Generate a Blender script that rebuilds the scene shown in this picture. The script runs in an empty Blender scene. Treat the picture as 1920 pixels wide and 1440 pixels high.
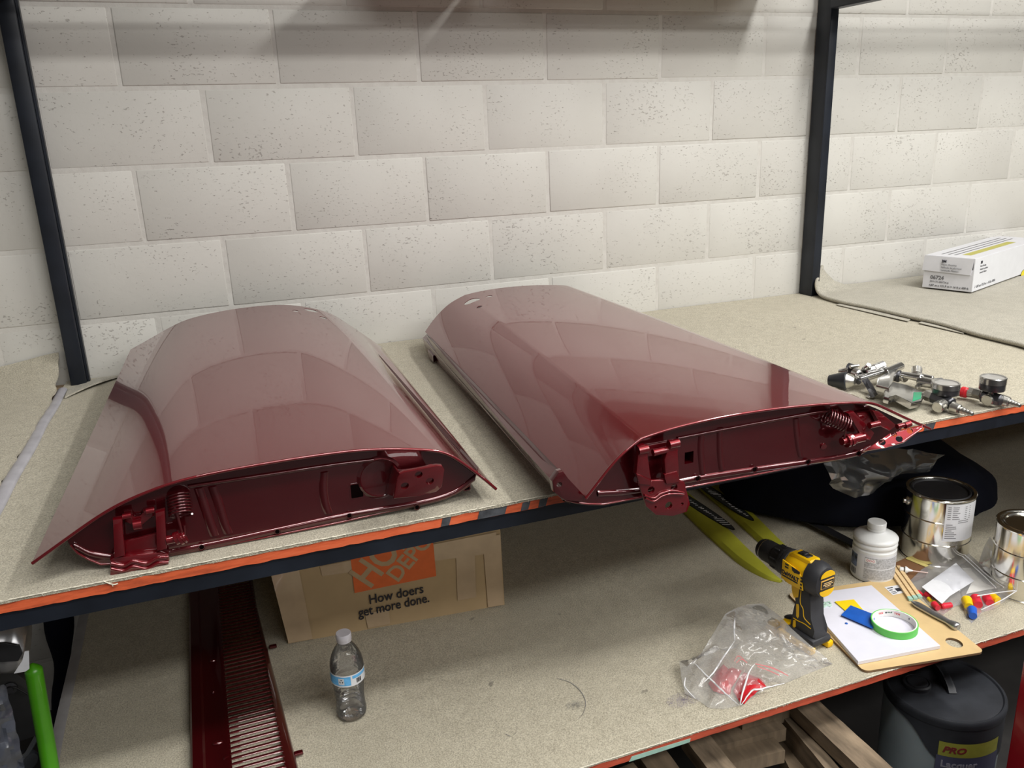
import bpy, bmesh, math, random
import numpy as np
from mathutils import Vector, Matrix, noise

random.seed(7)
S = bpy.context.scene
COL = S.collection
PI = math.pi

# ------------------------------------------------------------------ camera
CAM = Vector((0.13622, -2.54671, -0.34638))
RT = Vector((0.93458947, -0.35395876, -0.03543598))
UP = Vector((0.13457351, 0.25958863, 0.95629687))
FW = Vector((0.32929088, 0.89851374, -0.29024228))
FPX = 1563.23
cd = bpy.data.cameras.new('camera')
cam = bpy.data.objects.new('camera', cd)
COL.objects.link(cam)
cd.sensor_width = 36
cd.lens = FPX / 1920 * 36
cd.clip_start = .02
cam.matrix_world = Matrix(((RT.x, UP.x, -FW.x, CAM.x), (RT.y, UP.y, -FW.y, CAM.y), (RT.z, UP.z, -FW.z, CAM.z), (0, 0, 0, 1)))
S.camera = cam
S.view_settings.view_transform = 'Standard'
S.view_settings.look = 'None'
S.view_settings.gamma = 1
S.view_settings.use_curve_mapping = False
S.view_settings.exposure = 0.0

# ------------------------------------------------------------------ world and ceiling lamps
w = bpy.data.worlds.new('world')
S.world = w
w.use_nodes = True
w.node_tree.nodes['Background'].inputs[0].default_value = (1, .97, .93, 1)
w.node_tree.nodes['Background'].inputs[1].default_value = .125


def lamp(x, y, z, sx, sy, power, aim=None):
    l = bpy.data.lights.new('ceiling_lamp', 'AREA')
    l.shape = 'RECTANGLE'
    l.size = sx
    l.size_y = sy
    l.energy = power
    l.color = (1, .985, .955)
    o = bpy.data.objects.new('ceiling_lamp', l)
    o.location = (x, y, z)
    if aim:
        o.rotation_euler = (Vector(aim) - Vector((x, y, z))).to_track_quat('-Z', 'Y').to_euler()
    COL.objects.link(o)


LP = .99
lamp(2.6, -2.15, 1.72, .30, 1.6, 84 * LP)
lamp(.7, -2.75, 1.72, 2.0, .30, 56 * LP)
lamp(4.6, -3.0, 1.72, 2.0, .40, 70 * LP)
lamp(2.6, -4.4, 1.72, 4.0, .50, 135 * LP)
lamp(2.6, -7.4, 1.72, 4.5, .60, 170 * LP)


# ------------------------------------------------------------------ helpers
def P(px, py, ax, val):
    """the point of plane axis=val that lies behind pixel (px, py)"""
    d = RT * ((px - 960) / FPX) + UP * ((720 - py) / FPX) + FW
    return CAM + d * ((val - CAM[ax]) / d[ax])


def Pz(px, py, z): return P(px, py, 2, z)
def Py(px, py, y): return P(px, py, 1, y)


W = {}


def wm(o): return W.get(o, Matrix.Identity(4))


def thing(name, label, cat, loc=(0, 0, 0), rot=(0, 0, 0), group=None, kind=None):
    o = bpy.data.objects.new(name, None)
    o.empty_display_size = .05
    COL.objects.link(o)
    o.location = loc
    o.rotation_euler = rot
    from mathutils import Euler
    W[o] = Matrix.Translation(Vector(loc)) @ Euler(rot).to_matrix().to_4x4()
    if label: o['label'] = label
    if cat: o['category'] = cat
    if group: o['group'] = group
    if kind: o['kind'] = kind
    return o


def obj(name, bm, mat, parent=None, smooth=None, label=None, local=False, cat=None, group=None, kind=None):
    """link a bmesh in world coordinates (or in its thing's own, local=True) as one mesh object"""
    me = bpy.data.meshes.new(name)
    base = None
    if parent is not None:
        if not local:
            bm.transform(wm(parent).inverted())
    else:
        vs = [v.co for v in bm.verts]
        base = Vector((sum(v.x for v in vs) / len(vs), sum(v.y for v in vs) / len(vs), min(v.z for v in vs)))
        bm.transform(Matrix.Translation(-base))
    bmesh.ops.recalc_face_normals(bm, faces=bm.faces)
    bm.to_mesh(me)
    bm.free()
    for m in (mat if isinstance(mat, (list, tuple)) else [mat]):
        me.materials.append(m)
    if smooth is not None:
        for p in me.polygons: p.use_smooth = True
        me.set_sharp_from_angle(angle=math.radians(smooth))
    o = bpy.data.objects.new(name, me)
    COL.objects.link(o)
    if parent is not None:
        o.parent = parent
        W[o] = wm(parent)
    else:
        o.location = base
        W[o] = Matrix.Translation(base)
    if label: o['label'] = label
    if cat: o['category'] = cat
    if group: o['group'] = group
    if kind: o['kind'] = kind
    return o


def NB(): return bmesh.new()


def box(bm, c, s, R=None, bev=0, seg=1, mi=0):
    m = Matrix.Translation(Vector(c)) @ (R.to_4x4() if R else Matrix.Identity(4)) @ Matrix.Diagonal((s[0], s[1], s[2], 1))
    r = bmesh.ops.create_cube(bm, size=1, matrix=m)
    fs = set()
    for v in r['verts']: fs.update(v.link_faces)
    for f in fs: f.material_index = mi
    if bev:
        es = set()
        for v in r['verts']: es.update(v.link_edges)
        q = bmesh.ops.bevel(bm, geom=list(es), offset=bev, segments=seg, affect='EDGES', profile=.5)
        for f in q['faces']: f.material_index = mi
    return bm


def frame(d):
    d = Vector(d).normalized()
    a = Vector((0, 0, 1)) if abs(d.z) < .9 else Vector((1, 0, 0))
    u = d.cross(a).normalized()
    return u, d.cross(u).normalized(), d


def cyl(bm, p, q, r1, r2=None, n=20, cap=True, mi=0):
    if r2 is None: r2 = r1
    p, q = Vector(p), Vector(q)
    u, v, d = frame(q - p)
    A = [bm.verts.new(p + (u * math.cos(2 * PI * i / n) + v * math.sin(2 * PI * i / n)) * r1) for i in range(n)]
    B = [bm.verts.new(q + (u * math.cos(2 * PI * i / n) + v * math.sin(2 * PI * i / n)) * r2) for i in range(n)]
    for i in range(n):
        f = bm.faces.new((A[i], A[(i + 1) % n], B[(i + 1) % n], B[i]))
        f.material_index = mi
    if cap:
        for f in (bm.faces.new(A[::-1]), bm.faces.new(B)): f.material_index = mi
    return bm


def lathe(bm, base, prof, axis=(0, 0, 1), n=32, mi=0, caps=True, fn=None, udir=None):
    base = Vector(base)
    u, v, d = frame(axis)
    rings = []
    for r, h in prof:
        ring = []
        for i in range(n):
            a = 2 * PI * i / n
            rr = r * (fn(a, h) if fn else 1)
            ring.append(bm.verts.new(base + d * h + (u * math.cos(a) + v * math.sin(a)) * rr))
        rings.append(ring)
    for A, B in zip(rings, rings[1:]):
        for i in range(n):
            f = bm.faces.new((A[i], A[(i + 1) % n], B[(i + 1) % n], B[i]))
            f.material_index = mi
    if caps:
        for r in (rings[0][::-1], rings[-1]):
            bm.faces.new(r).material_index = mi
    return bm


def tube(bm, pts, r, n=8, closed=False, mi=0, cap=True):
    pts = [Vector(p) for p in pts]
    rings = []
    prev = None
    N = len(pts)
    for i, p in enumerate(pts):
        if closed: d = (pts[(i + 1) % N] - pts[i - 1])
        else: d = pts[min(i + 1, N - 1)] - pts[max(i - 1, 0)]
        if d.length < 1e-9: d = Vector((0, 0, 1))
        d.normalize()
        if prev is None: u, v, _ = frame(d)
        else:
            u = (prev - d * prev.dot(d)).normalized()
            v = d.cross(u)
        prev = u
        rr = r[i] if isinstance(r, (list, tuple)) else r
        rings.append([bm.verts.new(p + (u * math.cos(2 * PI * k / n) + v * math.sin(2 * PI * k / n)) * rr) for k in range(n)])
    for i in range(N if closed else N - 1):
        A, B = rings[i], rings[(i + 1) % N]
        for k in range(n):
            bm.faces.new((A[k], A[(k + 1) % n], B[(k + 1) % n], B[k])).material_index = mi
    if not closed and cap:
        bm.faces.new(rings[0][::-1]).material_index = mi
        bm.faces.new(rings[-1]).material_index = mi
    return bm


def prism(bm, pts, vec, mi=0, bev=0, holes=None):
    """extrude a planar outline by vec"""
    pts = [Vector(p) for p in pts]
    vec = Vector(vec)
    A = [bm.verts.new(p) for p in pts]
    B = [bm.verts.new(p + vec) for p in pts]
    n = len(pts)
    fa, fb = bm.faces.new(A[::-1]), bm.faces.new(B)
    fs = [fa, fb]
    for i in range(n): fs.append(bm.faces.new((A[i], A[(i + 1) % n], B[(i + 1) % n], B[i])))
    for f in fs: f.material_index = mi
    if bev:
        es = set(fa.edges) | set(fb.edges)
        q = bmesh.ops.bevel(bm, geom=list(es), offset=bev, segments=2, affect='EDGES', profile=.5)
        for f in q['faces']: f.material_index = mi
    return bm


def grid(bm, rows, mi=0, close=False):
    V = [[bm.verts.new(Vector(p)) for p in r] for r in rows]
    for a, b in zip(V, V[1:]):
        m = len(a)
        for i in range(m if close else m - 1):
            bm.faces.new((a[i], a[(i + 1) % m], b[(i + 1) % m], b[i])).material_index = mi
    return V


def cat_rom(pts, k=4, sharp=()):
    pts = [Vector(p) for p in pts]
    out = []
    n = len(pts)
    for i in range(n - 1):
        p1, p2 = pts[i], pts[i + 1]
        p0 = pts[i - 1] if i > 0 and i not in sharp else p1 * 2 - p2
        p3 = pts[i + 2] if i + 2 < n and (i + 1) not in sharp else p2 * 2 - p1
        for j in range(k):
            t = j / k
            out.append(.5 * ((2 * p1) + (p2 - p0) * t + (2 * p0 - 5 * p1 + 4 * p2 - p3) * t * t + (3 * p1 - p0 - 3 * p2 + p3) * t ** 3))
    out.append(pts[-1])
    return out


def rrect(w_, h_, r, k=5):
    out = []
    for cx, cy, a0 in ((w_ / 2 - r, h_ / 2 - r, 0), (-w_ / 2 + r, h_ / 2 - r, PI / 2), (-w_ / 2 + r, -h_ / 2 + r, PI), (w_ / 2 - r, -h_ / 2 + r, 1.5 * PI)):
        for i in range(k + 1):
            a = a0 + PI / 2 * i / k
            out.append((cx + r * math.cos(a), cy + r * math.sin(a)))
    return out


def text_bm(s, size, origin, xd, yd, ext=.0003, bold=0.0, align='LEFT', shear=0, sx=1, res=3):
    """printed lettering as a thin mesh lying in the plane of xd, yd"""
    c = bpy.data.curves.new('t', 'FONT')
    c.body = s
    c.size = size
    c.extrude = ext
    c.offset = bold
    c.align_x = align
    c.shear = shear
    c.resolution_u = res
    o = bpy.data.objects.new('t', c)
    COL.objects.link(o)
    dg = bpy.context.evaluated_depsgraph_get()
    dg.update()
    me = o.evaluated_get(dg).to_mesh()
    bm = bmesh.new()
    bm.from_mesh(me)
    o.evaluated_get(dg).to_mesh_clear()
    bpy.data.objects.remove(o)
    bpy.data.curves.remove(c)
    xd, yd = Vector(xd).normalized(), Vector(yd).normalized()
    zd = xd.cross(yd)
    o_ = Vector(origin)
    m = Matrix(((xd.x * sx, yd.x, zd.x, o_.x), (xd.y * sx, yd.y, zd.y, o_.y), (xd.z * sx, yd.z, zd.z, o_.z), (0, 0, 0, 1)))
    bm.transform(m)
    return bm


def merge(bm, other):
    me = bpy.data.meshes.new('tmp')
    other.to_mesh(me)
    other.free()
    bm.from_mesh(me)
    bpy.data.meshes.remove(me)
    return bm


def cut(bm, cutters):
    """real holes: subtract closed meshes"""
    me = bpy.data.meshes.new('a')
    bmesh.ops.recalc_face_normals(bm, faces=bm.faces)
    bm.to_mesh(me)
    bm.free()
    o = bpy.data.objects.new('a', me)
    COL.objects.link(o)
    tmp = []
    for cbm in cutters:
        bmesh.ops.recalc_face_normals(cbm, faces=cbm.faces)
        m2 = bpy.data.meshes.new('b')
        cbm.to_mesh(m2)
        cbm.free()
        p = bpy.data.objects.new('b', m2)
        COL.objects.link(p)
        md = o.modifiers.new('x', 'BOOLEAN')
        md.operation = 'DIFFERENCE'
        md.solver = 'EXACT'
        md.object = p
        tmp.append(p)
    dg = bpy.context.evaluated_depsgraph_get()
    dg.update()
    ev = o.evaluated_get(dg).to_mesh()
    out = bmesh.new()
    out.from_mesh(ev)
    o.evaluated_get(dg).to_mesh_clear()
    for q in tmp + [o]:
        m = q.data
        bpy.data.objects.remove(q)
        bpy.data.meshes.remove(m)
    return out


# ------------------------------------------------------------------ materials
class N:
    def __init__(self, name):
        self.m = bpy.data.materials.new(name)
        self.m.use_nodes = True
        self.t = self.m.node_tree
        self.b = self.t.nodes['Principled BSDF']
        self.L = self.t.links

    def n(self, kind, **kw):
        x = self.t.nodes.new(kind)
        for k, v in kw.items(): setattr(x, k, v)
        return x

    def set(self, **kw):
        for k, v in kw.items():
            s = self.b.inputs[k.replace('_', ' ')]
            s.default_value = v if not (isinstance(v, tuple) and len(v) == 3) else (*v, 1)
        return self

    def coord(self, which='Object'):
        return self.n('ShaderNodeTexCoord').outputs[which]

    def noise(self, scale, detail=4, rough=.55, vec=None, which='Object', stretch=None):
        x = self.n('ShaderNodeTexNoise')
        x.inputs['Scale'].default_value = scale
        x.inputs['Detail'].default_value = detail
        x.inputs['Roughness'].default_value = rough
        v = vec if vec is not None else self.coord(which)
        if stretch:
            mp = self.n('ShaderNodeMapping')
            mp.inputs['Scale'].default_value = stretch
            self.L.new(v, mp.inputs['Vector'])
            v = mp.outputs[0]
        self.L.new(v, x.inputs['Vector'])
        return x.outputs['Fac']

    def ramp(self, fac, stops):
        r = self.n('ShaderNodeValToRGB')
        while len(r.color_ramp.elements) < len(stops): r.color_ramp.elements.new(.5)
        for e, (p, c) in zip(r.color_ramp.elements, stops):
            e.position = p
            e.color = (*c, 1) if len(c) == 3 else c
        self.L.new(fac, r.inputs[0])
        return r.outputs[0]

    def mixc(self, fac, a, b, mode='MIX'):
        x = self.n('ShaderNodeMix', data_type='RGBA', blend_type=mode)
        for s, v in ((x.inputs[0], fac), (x.inputs[6], a), (x.inputs[7], b)):
            if isinstance(v, (int, float)): s.default_value = v
            elif isinstance(v, tuple): s.default_value = (*v, 1)
            else: self.L.new(v, s)
        return x.outputs[2]

    def math(self, op, a, b=0.0):
        x = self.n('ShaderNodeMath', operation=op)
        for s, v in ((x.inputs[0], a), (x.inputs[1], b)):
            if isinstance(v, (int, float)): s.default_value = v
            else: self.L.new(v, s)
        return x.outputs[0]

    def color(self, c):
        self.L.new(c, self.b.inputs['Base Color'])
        return self

    def bump(self, h, strength=.3, dist=.002, prev=None):
        x = self.n('ShaderNodeBump')
        x.inputs['Strength'].default_value = strength
        x.inputs['Distance'].default_value = dist
        self.L.new(h, x.inputs['Height'])
        if prev is not None: self.L.new(prev, x.inputs['Normal'])
        self.L.new(x.outputs[0], self.b.inputs['Normal'])
        return x.outputs[0]


def plain(name, col, rough=.5, metal=0.0, coat=0.0, var=.08, scale=40, bump=0.0, spec=None, stretch=None):
    """a material with slight procedural wear in colour and relief"""
    k = N(name)
    k.set(Roughness=rough, Metallic=metal, Coat_Weight=coat)
    if spec is not None: k.b.inputs['Specular IOR Level'].default_value = spec
    f = k.noise(scale, stretch=stretch)
    lo = tuple(max(0, c * (1 - var)) for c in col)
    hi = tuple(min(1, c * (1 + var)) for c in col)
    k.color(k.ramp(f, [(.3, lo), (.7, hi)]))
    if bump: k.bump(f, bump, .001)
    return k.m


def film(name, tint=(1, 1, 1), rough=.08, haze=.12, gloss=1.0, hazecol=(.85, .85, .87), bump=.5, scale=25):
    """thin clear plastic film: sees through, with sheen and a little milkiness"""
    k = N(name)
    t = k.t
    out = t.nodes['Material Output']
    tr = k.n('ShaderNodeBsdfTransparent')
    tr.inputs[0].default_value = (*tint, 1)
    gl = k.n('ShaderNodeBsdfGlossy')
    gl.inputs['Roughness'].default_value = rough
    df = k.n('ShaderNodeBsdfTranslucent')
    df.inputs[0].default_value = (*hazecol, 1)
    d2 = k.n('ShaderNodeBsdfDiffuse')
    d2.inputs[0].default_value = (*hazecol, 1)
    md = k.n('ShaderNodeMixShader')
    md.inputs[0].default_value = .5
    k.L.new(df.outputs[0], md.inputs[1])
    k.L.new(d2.outputs[0], md.inputs[2])
    m1 = k.n('ShaderNodeMixShader')
    m1.inputs[0].default_value = haze
    k.L.new(tr.outputs[0], m1.inputs[1])
    k.L.new(md.outputs[0], m1.inputs[2])
    lw = k.n('ShaderNodeFresnel')
    lw.inputs[0].default_value = 1.5
    f = k.noise(scale, 3, .5)
    bp = k.n('ShaderNodeBump')
    bp.inputs['Strength'].default_value = bump
    bp.inputs['Distance'].default_value = .004
    k.L.new(f, bp.inputs['Height'])
    k.L.new(bp.outputs[0], gl.inputs['Normal'])
    k.L.new(bp.outputs[0], lw.inputs['Normal'])
    mm = k.math('MULTIPLY', lw.outputs[0], gloss)
    m2 = k.n('ShaderNodeMixShader')
    k.L.new(mm, m2.inputs[0])
    k.L.new(m1.outputs[0], m2.inputs[1])
    k.L.new(gl.outputs[0], m2.inputs[2])
    k.L.new(m2.outputs[0], out.inputs['Surface'])
    return k.m


def make_paint(name, base):
    k = N(name)
    k.set(Roughness=.34, Metallic=.55, Coat_Weight=1.0, Coat_Roughness=.015, Coat_IOR=1.70)
    f = k.noise(1400, 2)
    k.color(k.ramp(f, [(.35, tuple(c * .85 for c in base)), (.65, tuple(c * 1.15 for c in base))]))
    n = k.n('ShaderNodeBump')
    n.inputs['Strength'].default_value = .05
    n.inputs['Distance'].default_value = .0006
    k.L.new(k.noise(90, 2), n.inputs['Height'])
    k.L.new(n.outputs[0], k.b.inputs['Coat Normal'])
    return k.m


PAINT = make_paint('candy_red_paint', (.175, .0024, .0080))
PAINT_SHADED = make_paint('candy_red_paint_shaded', (.085, .001, .0045))  # same red paint, base darkened to put shade on the inner faces
HOLE_SHADE = plain('painted_hole_shade', (.004, .002, .002), .9, spec=.0)  # flat black that paints the shade inside holes

k = N('painted_block')
k.set(Roughness=.55)
k.b.inputs['Specular IOR Level'].default_value = .3
oi = k.n('ShaderNodeObjectInfo')
cx = k.n('ShaderNodeVectorMath', operation='ADD')
sc_ = k.n('ShaderNodeVectorMath', operation='SCALE')
k.L.new(oi.outputs['Random'], sc_.inputs['Scale'])
sc_.inputs[0].default_value = (31, 17, 53)
k.L.new(k.coord(), cx.inputs[0])
k.L.new(sc_.outputs[0], cx.inputs[1])
V = cx.outputs[0]
big = k.noise(3.2, 3, .5, vec=V)
pores = k.noise(150, 3, .6, vec=V, stretch=(.7, 1, 1.25))
mask = k.noise(6, 3, .6, vec=V)
pit = k.ramp(k.math('ADD', pores, k.math('MULTIPLY', k.math('SUBTRACT', mask, .5), .30)), [(.645, (0, 0, 0)), (.70, (1, 1, 1))])
base = k.ramp(big, [(.3, (.565, .55, .51)), (.7, (.625, .612, .57))])
k.color(k.mixc(k.math('MULTIPLY', pit, .55), base, (.27, .24, .22)))
h = k.math('SUBTRACT', k.math('MULTIPLY', k.noise(60, 4, .6, vec=V), .35), k.math('MULTIPLY', pit, 1.0))
k.bump(h, .55, .0022)
BLOCK = k.m
k = N('painted_mortar')
k.set(Roughness=.6)
f = k.noise(45, 4)
k.color(k.ramp(f, [(.3, (.565, .545, .505)), (.7, (.62, .605, .565))]))
k.bump(f, .6, .003)
MORTAR = k.m


def carpet_mat(name, lo, hi, stain=True):
    k = N(name)
    k.set(Roughness=.95)
    k.b.inputs['Specular IOR Level'].default_value = .1
    k.b.inputs['Sheen Weight'].default_value = .15
    fine = k.noise(330, 4, .75)
    mid = k.noise(38, 4, .6)
    big = k.noise(2.2, 3, .5, stretch=(1.3, .8, 1))
    c = k.ramp(fine, [(.36, tuple(x * .52 for x in lo)), (.5, lo), (.62, hi)])
    c = k.mixc(.22, c, k.ramp(mid, [(.35, tuple(x * .82 for x in lo)), (.65, hi)]))
    c = k.mixc(k.math('MULTIPLY', k.ramp(big, [(.35, (0, 0, 0)), (.7, (1, 1, 1))]), .22), c, tuple(x * .78 for x in lo))
    if stain:
        sp = k.ramp(k.noise(24, 2, .5), [(.74, (0, 0, 0)), (.78, (1, 1, 1))])
        c = k.mixc(k.math('MULTIPLY', sp, .5), c, (.07, .06, .05))
    k.color(c)
    b1 = k.bump(mid, .25, .004)
    k.bump(fine, 1.0, .0030, prev=b1)
    return k.m


CARPET = carpet_mat('beige_carpet', (.54, .49, .375), (.74, .69, .555))
CARPET_LOW = carpet_mat('grey_beige_carpet', (.56, .505, .38), (.76, .705, .555))
CARPET_BACK = carpet_mat('grey_carpet_backing', (.50, .47, .39), (.70, .66, .56), False)
FRAY = plain('carpet_yarn', (.70, .66, .54), .95, var=.25, scale=300)

k = N('orange_edge_paint')
k.set(Roughness=.5)
f = k.noise(14, 5, .7, stretch=(1, 1, 6))
k.color(k.ramp(f, [(.28, (.42, .075, .03)), (.5, (.72, .13, .045)), (.75, (.80, .19, .08))]))
k.bump(f, .4, .001)
ORANGE = k.m
k = N('red_orange_edge_paint')
k.set(Roughness=.5)
f = k.noise(12, 5, .7, stretch=(1, 1, 6))
k.color(k.ramp(f, [(.3, (.30, .05, .025)), (.6, (.58, .10, .05)), (.8, (.62, .15, .09))]))
REDEDGE = k.m
STEEL = plain('blue_black_steel', (.010, .013, .020), .42, .0, var=.35, scale=9, bump=.1, spec=.4)
STEELD = plain('black_steel', (.012, .013, .017), .5, var=.3, scale=9)
PLY = plain('plywood', (.35, .25, .15), .8, var=.25, scale=12, stretch=(1, 8, 8))
KRAFT = plain('kraft_cardboard', (.50, .36, .20), .72, var=.09, scale=7)
TAPE_CLEAR = plain('packing_tape', (.54, .40, .26), .14, coat=.5, var=.1, scale=14, bump=.15)
LOGO = plain('orange_print', (.78, .155, .035), .6, var=.08, scale=30)
INK = plain('black_ink', (.02, .02, .03), .6)
INKGREY = plain('grey_ink', (.17, .17, .18), .6)
RED_INK = plain('red_ink', (.65, .03, .04), .5)
WHITE = plain('white_plastic', (.80, .81, .80), .32, var=.03, coat=.1)
LABELW = plain('white_label', (.74, .75, .78), .45, var=.05)
LABELG = plain('grey_print_block', (.45, .46, .48), .5, var=.35, scale=260)
SILVER = plain('tin_plate', (.78, .76, .70), .14, 1.0, var=.05, scale=18, bump=.04)
CHROME = plain('brushed_chrome', (.60, .595, .585), .2, 1.0, var=.12, scale=60, bump=.06)
NICKEL = plain('satin_nickel', (.55, .54, .50), .32, 1.0, var=.2, scale=60)
GUNDARK = plain('dark_anodised_metal', (.10, .10, .11), .3, .8, var=.2)
RUBBER = plain('black_rubber', (.022, .025, .03), .38, var=.3, scale=30)
YELLOW = plain('yellow_plastic', (.90, .53, .006), .38, var=.05)
BLACKP = plain('black_plastic', (.016, .016, .018), .48, var=.2)
GREYP = plain('grey_plastic', (.032, .033, .038), .5, var=.1)
MDF = plain('hardboard', (.64, .46, .225), .62, var=.05, scale=30)
MDFE = plain('hardboard_edge', (.20, .12, .06), .8)
PADW = plain('white_mixing_paper', (.70, .70, .78), .5, var=.02)
BLUE = plain('blue_spreader_plastic', (.012, .10, .46), .35, var=.15, scale=25)
YEL2 = plain('yellow_spreader_plastic', (.90, .66, .01), .4, var=.03)
GREENT = plain('green_tape', (.13, .58, .10), .55, var=.05)
WOOD = plain('pale_wood_stick', (.72, .52, .28), .65, var=.12, scale=20, stretch=(1, 10, 10))
MINT = plain('mint_paint', (.36, .56, .47), .5, var=.1)
BROWN = plain('brown_paper', (.20, .095, .04), .7)
NAVY = plain('navy_black_cloth', (.0035, .0045, .010), .85, var=.4, scale=6, spec=.15)
LIME = plain('lime_green_paint', (.07, .33, .006), .35, coat=.3, var=.05)
GAUGEF = plain('gauge_face', (.35, .34, .32), .3)

# ------------------------------------------------------------------ levels
ZS = -0.973      # top of the upper carpet
ZL = -1.46       # top of the lower carpet
ZF = -2.00       # floor
YF = -1.272      # front edge of the upper shelf
YL = -1.405      # front edge of the lower shelf
XL = -0.262      # left end of the lower shelf

# ------------------------------------------------------------------ room
bm = NB()
box(bm, (1.5, -4.0, ZF - .05), (12, 9.5, .1))
k = N('concrete_floor')
k.set(Roughness=.55)
f = k.noise(3, 6, .6)
k.color(k.ramp(f, [(.3, (.022, .021, .021)), (.7, (.05, .047, .045))]))
k.bump(f, .2, .003)
obj('floor', bm, k.m, kind='structure')
bm = NB()
box(bm, (1.5, -4.0, 1.87), (12, 9.5, .1))
obj('ceiling', bm, plain('ceiling_paint', (.5, .49, .47), .9), kind='structure')
JW = .0105
bm = NB()
box(bm, (1.5, .0516, -.1), (12, .10, 3.9))
wall = obj('wall_back', bm, MORTAR, kind='structure')
wall.name = 'wall_back'
CW, CH = .4064, .2032
sub = []
for kx in range(3):
    bm = NB()
    bw, bh = CW - JW, CH - JW
    box(bm, (0, 0, 0), (bw, .05, bh), bev=.0035, seg=2)
    bmesh.ops.delete(bm, geom=[f for f in bm.faces if f.calc_center_median().y > .024], context='FACES')
    me = bpy.data.meshes.new('block')
    for v in bm.verts:
        if v.co.y < 0:
            v.co.y += .0012 * noise.noise(Vector((v.co.x * 9 + kx * 5, kx, v.co.z * 9)))
            v.co.x += .002 * noise.noise(Vector((v.co.z * 12, kx * 3 + 7, v.co.x)))
    bm.to_mesh(me)
    bm.free()
    me.materials.append(BLOCK)
    for p in me.polygons: p.use_smooth = True
    me.set_sharp_from_angle(angle=math.radians(50))
    sub.append(me)
wl = wm(wall).inverted()
rr = random.Random(3)
for r in range(-4, 10):
    zc = -(r + .5) * CH
    off = 0 if r % 2 == 0 else .5
    for c in range(-3, 10):
        xc = (c + off + .5) * CW
        b = bpy.data.objects.new('block', sub[rr.randrange(3)])
        COL.objects.link(b)
        b.parent = wall
        b.location = wl @ Vector((xc + rr.uniform(-.0015, .0015), .025 + rr.uniform(-.0008, .0008), zc + rr.uniform(-.001, .001)))

# ------------------------------------------------------------------ storage rack
rack = thing('storage_rack', 'long black steel rack with two carpeted plywood shelves against white block wall', 'shelving', (1.0, -.6, ZF))


def angle_post(x0, x1, y0, y1, z0, z1, name='post'):
    bm = NB()
    t = .004
    # a closed channel: two flanges and a web, seen from the front left
    box(bm, ((x0 + x1) / 2, (y0 + y1) / 2, (z0 + z1) / 2), (x1 - x0, y1 - y0, z1 - z0), bev=.004, seg=2)
    return obj(name, bm, STEEL, rack, smooth=40)


# posts at the wall
angle_post(-.243, -.203, -.060, -.005, ZF, 1.2)
bm = NB()
box(bm, (-.199, -.035, -.4), (.006, .022, 3.1))
obj('post_lip', bm, STEEL, rack)
angle_post(2.238, 2.276, -.070, -.004, ZF, 1.2)
bm = NB()
box(bm, (2.2395, -.0715, -.4), (.003, .005, 3.1), bev=.001)
obj('post_lip', bm, STEEL, rack)
angle_post(3.55, 3.60, YF + .01, YF + .05, ZF, -1.035, 'front_post')
# side beams under the deck above the frame
for x in (-.222, 2.256):
    bm = NB()
    box(bm, (x, -.19, .035), (.045, .24, .05), bev=.003)
    obj('side_beam', bm, STEEL, rack)
bm = NB()
box(bm, (1.7, -.262, .085), (5.0, .045, .05), bev=.003)
obj('upper_front_beam', bm, STEEL, rack)
# two unseen boards overhead, cut and gapped to shape light on the wall
for x0, x1, yb in ((.64, 1.02, -.012), (1.045, 2.02, -.012)):
    bm = NB()
    box(bm, ((x0 + x1) / 2, (yb - .24) / 2, .118), (x1 - x0, yb + .24, .016))
    obj('shade_deck_board', bm, PLY, rack)
# upper shelf board and its painted edge, steel front beam
bm = NB()
box(bm, (1.7, YF / 2 - .004, ZS - .014), (5.8, -YF - .012, .014))
obj('shelf_board', bm, PLY, rack)
bm = NB()
rows = []
n = 420
rr = random.Random(5)
for zz, jit in ((ZS - .0065, 0), (ZS - .0225, 1)):
    for yy in (YF - .0015, YF + .006):
        rows.append([(-1.2 + 5.8 * i / n, yy, zz + (rr.uniform(-.0013, .0005) if jit else 0)) for i in range(n + 1)])
grid(bm, [rows[1], rows[0], rows[2], rows[3]])
obj('painted_edge', bm, ORANGE, rack, label='orange painted front edge of the upper shelf')
bm = NB()
box(bm, (1.7, YF + .005, ZS - .0355), (5.8, .006, .027))
box(bm, (1.7, YF + .022, ZS - .0505), (5.8, .040, .003))
obj('front_beam', bm, STEEL, rack)
GREYT = plain('grey_tape', (.075, .08, .09), .5, var=.4, scale=60)
for i, (a, b, top, bot) in enumerate(((823, 842, 3, 16), (893, 948, 5, 22), (975, 992, 3, 15), (1008, 1025, 3, 16), (1732, 1752, -4, 12))):
    bm = NB()
    xa, xb = Py(a, 940 if a < 1100 else 795, YF).x, Py(b, 940 if a < 1100 else 793, YF).x
    pts = [(xa, YF - .0017, ZS - .0225), (xa + .004, YF - .0017, ZS - .0075), (xb + .002, YF - .0017, ZS - .007), (xb - .003, YF - .0017, ZS - .0222)]
    prism(bm, pts, (0, -.0006, 0))
    obj('tape_patch', bm, GREYT, rack, label='dark grey tape patch on the orange edge')
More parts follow.
